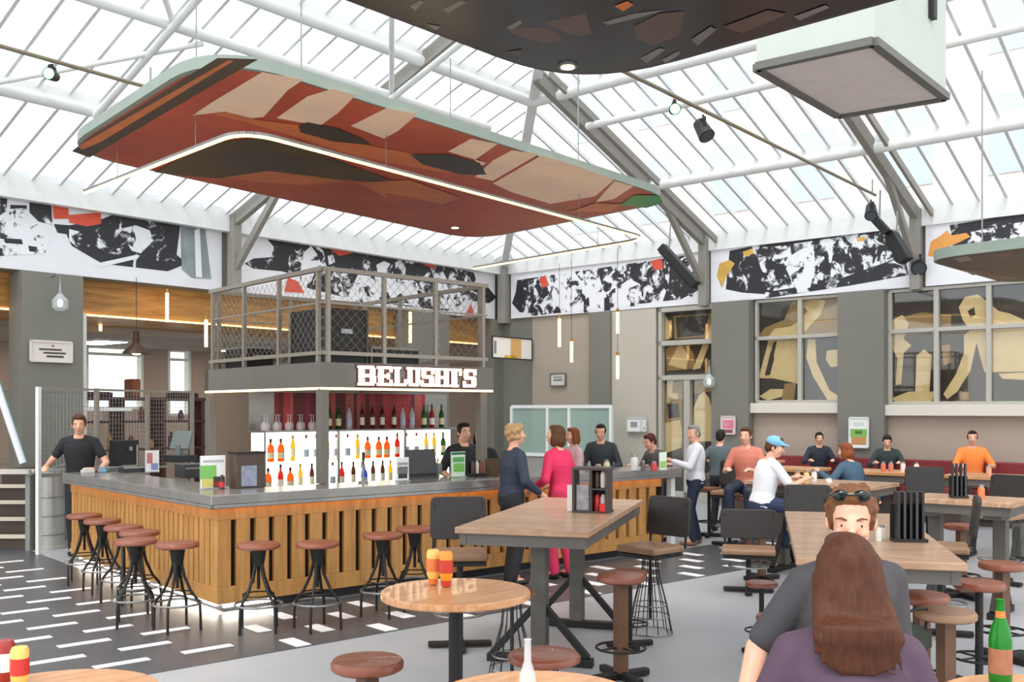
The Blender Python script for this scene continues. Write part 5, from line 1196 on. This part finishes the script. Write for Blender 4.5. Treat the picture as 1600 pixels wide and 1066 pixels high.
def ik(a, b, l1, l2, pole):
    d = b - a; L = min(d.length, (l1 + l2) * .999); d.normalize(); x = (l1 * l1 - l2 * l2 + L * L) / (2 * L); h = sqrt(max(l1 * l1 - x * x, 0))
    pv = pole - d * pole.dot(d); pv = pv.normalized() if pv.length > 1e-4 else V3(0, 0, -1)
    return a + d * x + pv * h, a + d * L
def skin(n, c): return mat('skin_' + n, c, .5, 0, .08, 14)
SK = skin('fair', (226, 170, 142)); SK2 = skin('tan', (200, 142, 110)); SK3 = skin('deep', (120, 80, 60))
def cloth(n, c, v=.14): return mat('cloth_' + n, c, .8, 0, v, 9, bump=.15)
def hairm(n, c): return mat('hair_' + n, c, .6, 0, .45, 5, stretch=(16, 16, 1.5), spec=.25)
def person(label, loc, face, H=1.72, seat=None, lean=0.0, hands=None, shirt=None, sleeve=.5, legs=None, hair=None, style='short', sk=None, fem=False, head=(0, 0), vox=.010, cap=None, shoes=None, twist=0, feet=None, extras=(), group=None, side=0.0, hand_on=True):
    """face: direction looked at, degrees (0 = +x); hands: two local targets (right, left) with +y forwards; head: yaw, pitch in degrees"""
    k = H / 1.75; sk = sk or SK; root = thing('person', label, 'person', loc, radians(face) - pi / 2, group)
    w_ = .92 if fem else 1.0
    zp = (.93 * k) if seat is None else seat + .10
    pel = V3(0, 0, zp); up = V3(side, sin(lean), cos(lean)).normalized(); fw = V3(0, cos(lean), -sin(lean)); X = V3(1, 0, 0)
    def T(h): return pel + up * (h * k)
    def torso(mb, inf=0.0, lo=-.06, hi=.54, depth=1.0):
        prof = [(-.10, .12, .09), (-.05, .158, .115), (.02, .165 if not fem else .172, .12), (.12, .142 if not fem else .132, .105), (.22, .155 if not fem else .142, .112), (.32, .172, .120 if not fem else .125), (.40, .178, .110), (.45, .160, .092), (.49, .105, .075), (.53, .060, .058)]
        st = [(T(h), (rx * w_ * k + inf), (ry * k + inf) * depth, X, fw) for h, rx, ry in prof if lo - .001 <= h <= hi]
        loft(mb, st, 18)
    sh = [T(.440) + X * s * .163 * k * w_ for s in (-1, 1)]
    hipj = [pel + X * s * .092 * k for s in (-1, 1)]
    if seat is None:
        ft = feet or [(-.10, .02), (.10, -.04)]
        ank = [V3(f[0], f[1], .085) for f in ft]; kne = [ik(hipj[i], ank[i], .43 * k, .43 * k, V3(0, 1, 0))[0] for i in (0, 1)]
    else:
        kne = [V3((-.13, .13)[i] * k, .43 * k, seat + .05) for i in (0, 1)]; ank = [V3((-.12, .12)[i], .36 * k, max(seat - .36 * k, .09)) for i in (0, 1)]
    if hands is None: hands = [V3(-.24, .06, zp - .12), V3(.24, .06, zp - .12)]
    hands = [Vector(h) for h in hands]; elb = []; wri = []
    for i in (0, 1):
        e, w2 = ik(sh[i], hands[i], .285 * k, .255 * k, V3((-.55, .55)[i], -.5, -.7)); elb.append(e); wri.append(w2)
    # head
    yaw, pit = radians(-head[0]), radians(head[1])
    HM = Matrix.Rotation(yaw, 3, 'Z') @ Matrix.Rotation(-lean * .3 + pit, 3, 'X')
    nb = T(.50); hc = nb + up * .042 * k + HM @ V3(0, .025, .115) * k
    hk = k * (.97 if fem else 1.0)
    def hp(x, y, z): return hc + HM @ (V3(x, y, z) * hk)
    def hell(mb, c, r, n=16): mb.ell(hp(*c), tuple(q * hk for q in r), n, M=HM)
    b = MB(); torso(b)
    limb(b, T(.46), hc - HM @ V3(0, .02, .05) * k, .056 * k, .052 * k)
    for i in (0, 1): limb(b, T(.485), sh[i], .056 * k, .048 * k)
    hell(b, (0, -.012, .035), (.074, .094, .085)); hell(b, (0, .022, -.025), (.060, .070, .082)); hell(b, (0, .045, -.075), (.036, .042, .034)); hell(b, (0, .070, .005), (.052, .030, .035))
    limb(b, hp(0, .088, .012), hp(0, .112, -.022), .009 * hk, .014 * hk, 8)                       # nose
    for s in (-1, 1): hell(b, (s * .077, -.005, -.008), (.011, .019, .030), 10); hell(b, (s * .034, .078, -.022), (.022, .016, .018), 10)
    hell(b, (0, .087, -.056), (.024, .012, .010), 10)
    for i in (0, 1):
        limb(b, sh[i], elb[i], .050 * k * w_, .040 * k * w_); limb(b, elb[i], wri[i], .040 * k * w_, .027 * k)
        d = (wri[i] - elb[i]).normalized(); sx = (-1, 1)[i]
        side = d.cross(V3(0, 0, 1)); side = side.normalized() if side.length > .05 else X.copy()
        dn = side.cross(d).normalized()
        if dn.z > 0: dn = -dn
        pc = wri[i] + d * .05 * k; limb(b, wri[i] + d * .01, wri[i] + d * .075 * k, .026 * k, .032 * k); b.ell(pc, (.036 * k, .036 * k, .02 * k), 10)
        for q, (off, ln) in enumerate(((-.030, .062), (-.010, .075), (.010, .070), (.028, .055))):
            a0 = wri[i] + d * .085 * k + side * off * k; a1 = a0 + d * ln * .55 * k + dn * .008; a2 = a1 + d * ln * .35 * k + dn * .026
            limb(b, a0, a1, .0088 * k, .0082 * k, 8); limb(b, a1, a2, .0082 * k, .0072 * k, 8)
        tb = wri[i] + d * .03 * k - side * .028 * k * sx * (1 if side.x >= 0 else -1); limb(b, tb, tb + d * .05 * k - side * .022 * k * sx * (1 if side.x >= 0 else -1) + dn * .012, .011 * k, .0085 * k, 8)
        limb(b, hipj[i], kne[i], .078 * k, .055 * k); limb(b, kne[i], ank[i], .052 * k, .036 * k); limb(b, ank[i], ank[i] + V3(0, .13, -.045), .035, .03)
    fuse(b, 'body', sk, root, vox)
    # face details
    for s in (-1, 1):
        e = MB(); e.ell(hp(s * .031, .0835, .006), (.0112 * hk, .0080 * hk, .0062 * hk), 10, M=HM); eo = e.build('eye', mat('eye_white', (206, 198, 190), .25), root, 60)
        e = MB(); e.ell(hp(s * .031, .0905, .006), (.0058 * hk, .003 * hk, .0058 * hk), 8, M=HM); e.build('iris', mat('eye_iris', (46, 34, 26), .2), eo, 60)
        e = MB(); e.tube([hp(s * .016, .0955, .026), hp(s * .034, .0935, .032), hp(s * .052, .079, .026)], [.003, .0045, .002], 6); e.build('eyebrow', hair or mat('brow', (60, 44, 34), .7), root, 60)
    e = MB(); e.tube([hp(-.024, .085, -.057), hp(-.010, .0985, -.053), hp(0, .0995, -.055), hp(.010, .0985, -.053), hp(.024, .085, -.057)], [.002, .005, .0055, .005, .002], 8); e.build('mouth', mat('lips', (176, 92, 84), .45), root, 60)
    # clothes
    c = MB(); torso(c, .016, -.11 if seat is None else -.06, .49); t0 = sleeve
    for i in (0, 1):
        if t0 <= .55: limb(c, sh[i], sh[i].lerp(elb[i], min(1, t0 / .55)), .064 * k, .056 * k)
        else: limb(c, sh[i], elb[i], .064 * k, .053 * k); limb(c, elb[i], elb[i].lerp(wri[i], (t0 - .55) / .45), .053 * k, .040 * k)
    for i in (0, 1): limb(c, T(.475), sh[i] + V3(0, 0, .004), .070 * k, .060 * k); limb(c, T(.40), sh[i].lerp(T(.42), .45), .10 * k, .085 * k)
    limb(c, T(.46), T(.50), .072 * k, .064 * k)
    fuse(c, 'shirt' if t0 < .9 else 'jacket', shirt, root, max(vox, .009))
    if legs:
        c = MB(); loft(c, [(T(h), rx * k + .012, ry * k + .014, X, fw) for h, rx, ry in ((-.13, .09, .08), (-.09, .150, .11), (-.02, .166, .122), (.05, .160, .118))], 18)
        for i in (0, 1): limb(c, hipj[i], kne[i], .092 * k, .070 * k); limb(c, kne[i], ank[i], .070 * k, .056 * k)
        fuse(c, 'trousers', legs, root, max(vox, .010))
        for i in (0, 1):
            c = MB(); c.ell(ank[i] + V3(0, .07, -.05), (.048, .135, .035), 14); c.ell(ank[i] + V3(0, -.01, -.02), (.045, .05, .06), 12); fuse(c, 'shoe', shoes or M_BLACK, root, .012, 2)
    # hair
    if style and style != 'none':
        h = MB()
        if style in ('short', 'curly', 'wavy', 'bob', 'long', 'pony', 'crop'):
            f_ = 1.0 if style != 'crop' else .94
            hell(h, (0, -.022, .045), (.083 * f_, .094 * f_, .088 * f_)); hell(h, (0, -.058, -.005), (.074, .058, .075)); hell(h, (0, .035, .098), (.056, .048, .030))
            for s in (-1, 1): hell(h, (s * .066, -.015, .015), (.018, .045, .05), 10)
        rr = random.Random(hash(label) % 9973 if False else len(label) * 7 + int(H * 100))
        if style == 'curly':
            for _ in range(60):
                a, z = rr.uniform(0, 2 * pi), rr.uniform(-.06, .12); q = V3(cos(a) * .088, sin(a) * .1 - .02, z)
                if q.y > .03 and z < .075: continue
                rk = sqrt(max(.1, 1 - ((z - .03) / .13) ** 2)); hell(h, (q.x * rk, q.y * rk, z), (.024, .024, .024), 8)
        if style == 'wavy':
            for _ in range(70):
                a, z = rr.uniform(0, 2 * pi), rr.uniform(-.04, .125); rk = sqrt(max(.05, 1 - ((z - .045) / .095) ** 2)); x, y = cos(a) * .080 * rk, sin(a) * .094 * rk - .02
                if y > .02 and z < .085: continue
                hell(h, (x, y, z), (.015, .015, .013), 8)
        if style == 'bob':
            hell(h, (0, -.065, -.05), (.085, .06, .085))
            for s in (-1, 1): hell(h, (s * .078, -.005, -.045), (.022, .05, .085), 10)
        if style == 'long':
            hell(h, (0, -.068, -.04), (.082, .052, .10))
            bd = lambda z: T(z) - fw * (.125 * k)
            loft(h, [(hp(0, -.02, .095), .060 * k, .062 * k, X, fw), (hp(0, -.03, .06), .088 * k, .074 * k, X, fw), (hp(0, -.055, -.02), .100 * k, .064 * k, X, fw), (hp(0, -.075, -.09), .106 * k, .055 * k, X, fw), (bd(.545), .112 * k, .045 * k, X, fw), (bd(.505) - fw * .006, .117 * k, .034 * k, X, fw), (bd(.47) - fw * .004, .106 * k, .02 * k, X, fw), (bd(.43) - fw * .002, .085 * k, .011 * k, X, fw), (bd(.41), .05 * k, .006 * k, X, fw)], 20)
            for s in (-1, 1): limb(h, hp(s * .074, -.01, .0), bd(.51) + X * s * .098 * k, .026 * k, .024 * k)
            for j in range(26):
                x = -.105 + j * .0084; y0 = -.016 + .008 * (j % 2); limb(h, hp(x * .80, -.118 + abs(x) * .42, -.02), bd(.475 - .05 * rr.random() - .03 * (j / 26)) + X * (x * 1.10 + rr.uniform(-.006, .006)) * k - fw * (.010 + y0 * .3), .011 * k, .0045 * k, 6)
        fuse(h, 'hair', hair, root, .008 if vox < .009 else .010, 2)
    if cap:
        c = MB(); c.ell(hp(0, -.012, .062), (.090 * hk, .104 * hk, .075 * hk), 18, M=HM); c.ell(hp(0, .105, .055), (.066 * hk, .06 * hk, .010 * hk), 14, M=HM); fuse(c, 'cap', cap, root, .009, 2)
    return root, hp, T, HM
def on_floor(x, Y): return Vector(((x - CX) / F * Y, Y, 0))
HB, HDK, HBL, HRED, HGR = hairm('brown', (96, 62, 40)), hairm('dark', (44, 34, 30)), hairm('blond', (196, 158, 112)), hairm('red_brown', (140, 74, 40)), hairm('grey', (150, 146, 140))
BLKC = cloth('black', (34, 35, 38)); NAVY = cloth('navy', (46, 56, 72)); DENIM = cloth('denim', (52, 72, 104)); DKDENIM = cloth('dark_denim', (38, 48, 68)); PINK = cloth('hot_pink', (222, 44, 92)); WHITE = cloth('white', (226, 226, 230), .06); GREY = cloth('charcoal', (66, 64, 68)); PURPLE = cloth('plum', (80, 60, 78)); ORANGE = cloth('orange', (255, 138, 62)); SLATE = cloth('slate', (86, 98, 102)); CORAL = cloth('coral', (206, 124, 104)); BLUEJ = cloth('blue_jacket', (62, 88, 108)); PINKT = cloth('pink_trousers', (190, 40, 80))
def on_bench(x): p = R(a_px(x, .62), .62); return p
# bartender at the stairs end, behind the bar
person('bartender in a black T-shirt behind the stairs end of the bar', on_floor(126, 12.75), -78, 1.86, hands=[V3(-.30, .34, 1.12), V3(.34, .30, 1.16)], shirt=BLKC, sleeve=.34, legs=BLKC, hair=HB, style='short', head=(-6, -8), lean=.12)
# two people behind the bar front
person('dark haired man in black working behind the lit bar, before the shelves', on_floor(721, 12.25), -60, 1.75, shirt=BLKC, sleeve=.5, legs=BLKC, hair=HDK, style='short', hands=[V3(-.18, .22, 1.02), V3(.18, .22, 1.02)], lean=.08)
person('dark haired person in black behind the green flyer at the bar end', on_floor(752, 12.8), -100, 1.68, shirt=BLKC, sleeve=.9, legs=BLKC, hair=HDK, style='bob', fem=True, hands=[V3(-.16, .2, 1.0), V3(.16, .2, 1.0)], lean=.1)
# customers at the bar front
person('blond woman in a dark blue jacket standing at the bar front', on_floor(799, 10.6), 28, 1.76, shirt=NAVY, sleeve=.95, legs=BLKC, hair=HBL, style='curly', fem=True, hands=[V3(-.14, .26, 1.02), V3(.20, .24, .98)], head=(12, 4), lean=.06)
person('woman in a bright pink top and trousers standing at the bar front', on_floor(878, 10.95), 140, 1.74, shirt=PINK, sleeve=.95, legs=PINKT, hair=HB, style='bob', fem=True, hands=[V3(-.20, .24, 1.0), V3(.16, .24, 1.02)], head=(-20, 6), lean=.12)
person('red haired person half hidden behind the woman in pink', on_floor(897, 13.6), 200, 1.66, shirt=cloth('pale_pink', (222, 180, 186)), sleeve=.8, legs=DKDENIM, hair=HRED, style='bob', fem=True)
person('man in dark clothes behind the far bar counter', on_floor(941, 14.2), -105, 1.72, shirt=cloth('dark_slate', (56, 62, 66)), sleeve=.9, legs=BLKC, hair=HDK, style='crop', hands=[V3(-.16, .32, 1.04), V3(.16, .32, 1.04)], lean=.18, head=(0, -8))
person('person with a dark red headband bending over the far end of the bar', on_floor(1038, 14.2), -150, 1.62, shirt=cloth('grey_patterned', (110, 104, 100), .5), sleeve=.9, legs=DKDENIM, hair=hairm('dark_red', (96, 40, 42)), style='short', lean=.42, hands=[V3(-.2, .42, 1.06), V3(.2, .42, 1.06)], head=(0, -12))
# standing on the right
person('man in a white shirt and jeans standing at the end of the bar', on_floor(1087, 13.7), 178, 1.70, shirt=WHITE, sleeve=.98, legs=DKDENIM, hair=HGR, style='crop', hands=[V3(-.10, .32, 1.16), V3(.12, .30, 1.10)], head=(-35, -8), shoes=mat('tan_shoe', (140, 96, 74), .5), feet=[(-.11, .05), (.10, -.05)])
person('person in a slate grey coat turned away behind the man in the white shirt', on_floor(1124, 15.2), 60, 1.60, shirt=SLATE, sleeve=.97, legs=BLKC, hair=HDK, style='short', hands=[V3(-.24, .10, .9), V3(.2, .26, 1.0)], lean=.1)
person('person in a coral top sitting at the far oak table behind the boy', on_floor(1169, 13.1), -120, 1.72, seat=.78, shirt=CORAL, sleeve=.4, legs=DKDENIM, hair=HB, style='short', hands=[V3(-.16, .36, 1.09), V3(.16, .36, 1.09)], lean=.16)
boy, hpb, Tb, HMb = person('boy in a white T-shirt and light blue cap sitting at a plank table', on_floor(1190, 10.9), 12, 1.68, seat=.74, shirt=WHITE, sleeve=.42, legs=cloth('blue_shorts', (40, 54, 84)), hair=HB, style='short', hands=[V3(-.12, .42, 1.10), V3(.14, .44, 1.10)], lean=.2, cap=cloth('light_blue', (120, 180, 214), .08), head=(38, -10))
person('dark-clad person sitting on the red bench against the pale wall between pilasters', on_bench(1279), -100, 1.60, seat=.66, shirt=cloth('ink_blue', (40, 44, 56)), sleeve=.95, legs=BLKC, hair=HDK, style='short', hands=[V3(-.2, .38, .98), V3(.2, .38, .98)], lean=.16)
person('woman with reddish blond hair in a dark blue jacket below the green poster', on_floor(1340, 12.5), 120, 1.60, seat=.66, shirt=BLUEJ, sleeve=.97, legs=DKDENIM, hair=HRED, style='bob', fem=True, hands=[V3(-.3, .34, 1.07), V3(.22, .36, 1.07)], lean=.3, head=(-20, -4))
person('dark haired person leaning over the oak table before the green poster', on_bench(1386), -110, 1.60, seat=.66, shirt=cloth('dark_teal', (48, 60, 58)), sleeve=.9, legs=BLKC, hair=HDK, style='short', hands=[V3(-.2, .40, .98), V3(.2, .40, .98)], lean=.3, head=(0, -14))
person('person in a bright orange top sitting on the window side bench', on_bench(1519), -112, 1.74, seat=.66, shirt=ORANGE, sleeve=.5, legs=BLKC, hair=HDK, style='crop', hands=[V3(-.24, .36, .98), V3(.18, .40, .98)], lean=.08, head=(0, -4))
# the couple in the foreground
man, hpm, Tm, HMm = person('man in a charcoal T-shirt with sunglasses on his head, facing the room', on_floor(1300, 3.32), -78, 1.66, shirt=GREY, sleeve=.46, legs=DKDENIM, hair=hairm('sandy_brown', (128, 84, 52)), style='wavy', lean=.03, side=-.12, head=(30, -6), hands=[V3(-.06, .24, .98), V3(.36, .06, .88)], vox=.006)
g = MB()
for s in (-1, 1): g.ell(hpm(s * .033, .066, .105), (.029, .013, .020), 14, M=HMm)
g.tube([hpm(-.062, .058, .108), hpm(-.033, .082, .112), hpm(0, .083, .114), hpm(.033, .082, .112), hpm(.062, .058, .108)], .0035, 6)
for s in (-1, 1): g.tube([hpm(s * .062, .058, .108), hpm(s * .092, .0, .085), hpm(s * .084, -.05, .04)], .003, 6)
g.build('sunglasses', mat('dark_lens', (24, 32, 32), .12), man, 50)
person('woman in a plum top with long brown hair, seen from behind in the foreground', on_floor(1328, 2.66), 84, 1.68, seat=.685, shirt=PURPLE, sleeve=.5, legs=DKDENIM, hair=hairm('chestnut', (84, 46, 28)), style='long', fem=True, lean=.04, head=(0, 0), hands=[V3(-.22, .26, .84), V3(.22, .26, .84)], vox=.006)
# seats under the seated people
for x, Y, h, lb in ((1328, 2.66, .69, 'stool under the woman in the plum top'), (1190, 10.9, .735, 'stool under the boy in the blue cap'), (1169, 13.1, .775, 'stool under the person in the coral top'), (1340, 12.5, .655, 'stool under the woman with reddish blond hair')):
    place('post', on_floor(x, Y), .3, 'round topped ' + lb, 'post stools', (h - .055) / .73)
# bag hung on the pale stool
q = flo(1478, 953, .73); root = thing('shoulder_bag', 'dark green shoulder bag hanging from the pale tan stool', 'bag', q + Vector((-.235, -.1, .47)), .4)
m = MB(); m.ell((0, 0, .1), (.11, .065, .11), 18); m.box((0, 0, .12), (.2, .11, .1)); fuse(m, 'bag_body', cloth('dark_olive', (44, 48, 38)), root, .01, 4)
m = MB(); m.tube([(-.1, 0, .17), (-.04, .02, .25), (.06, .03, .275), (.14, .03, .272), (.15, .03, .25), (.1, 0, .17)], .008, 6); m.build('strap', M_BLACK, root, 50)
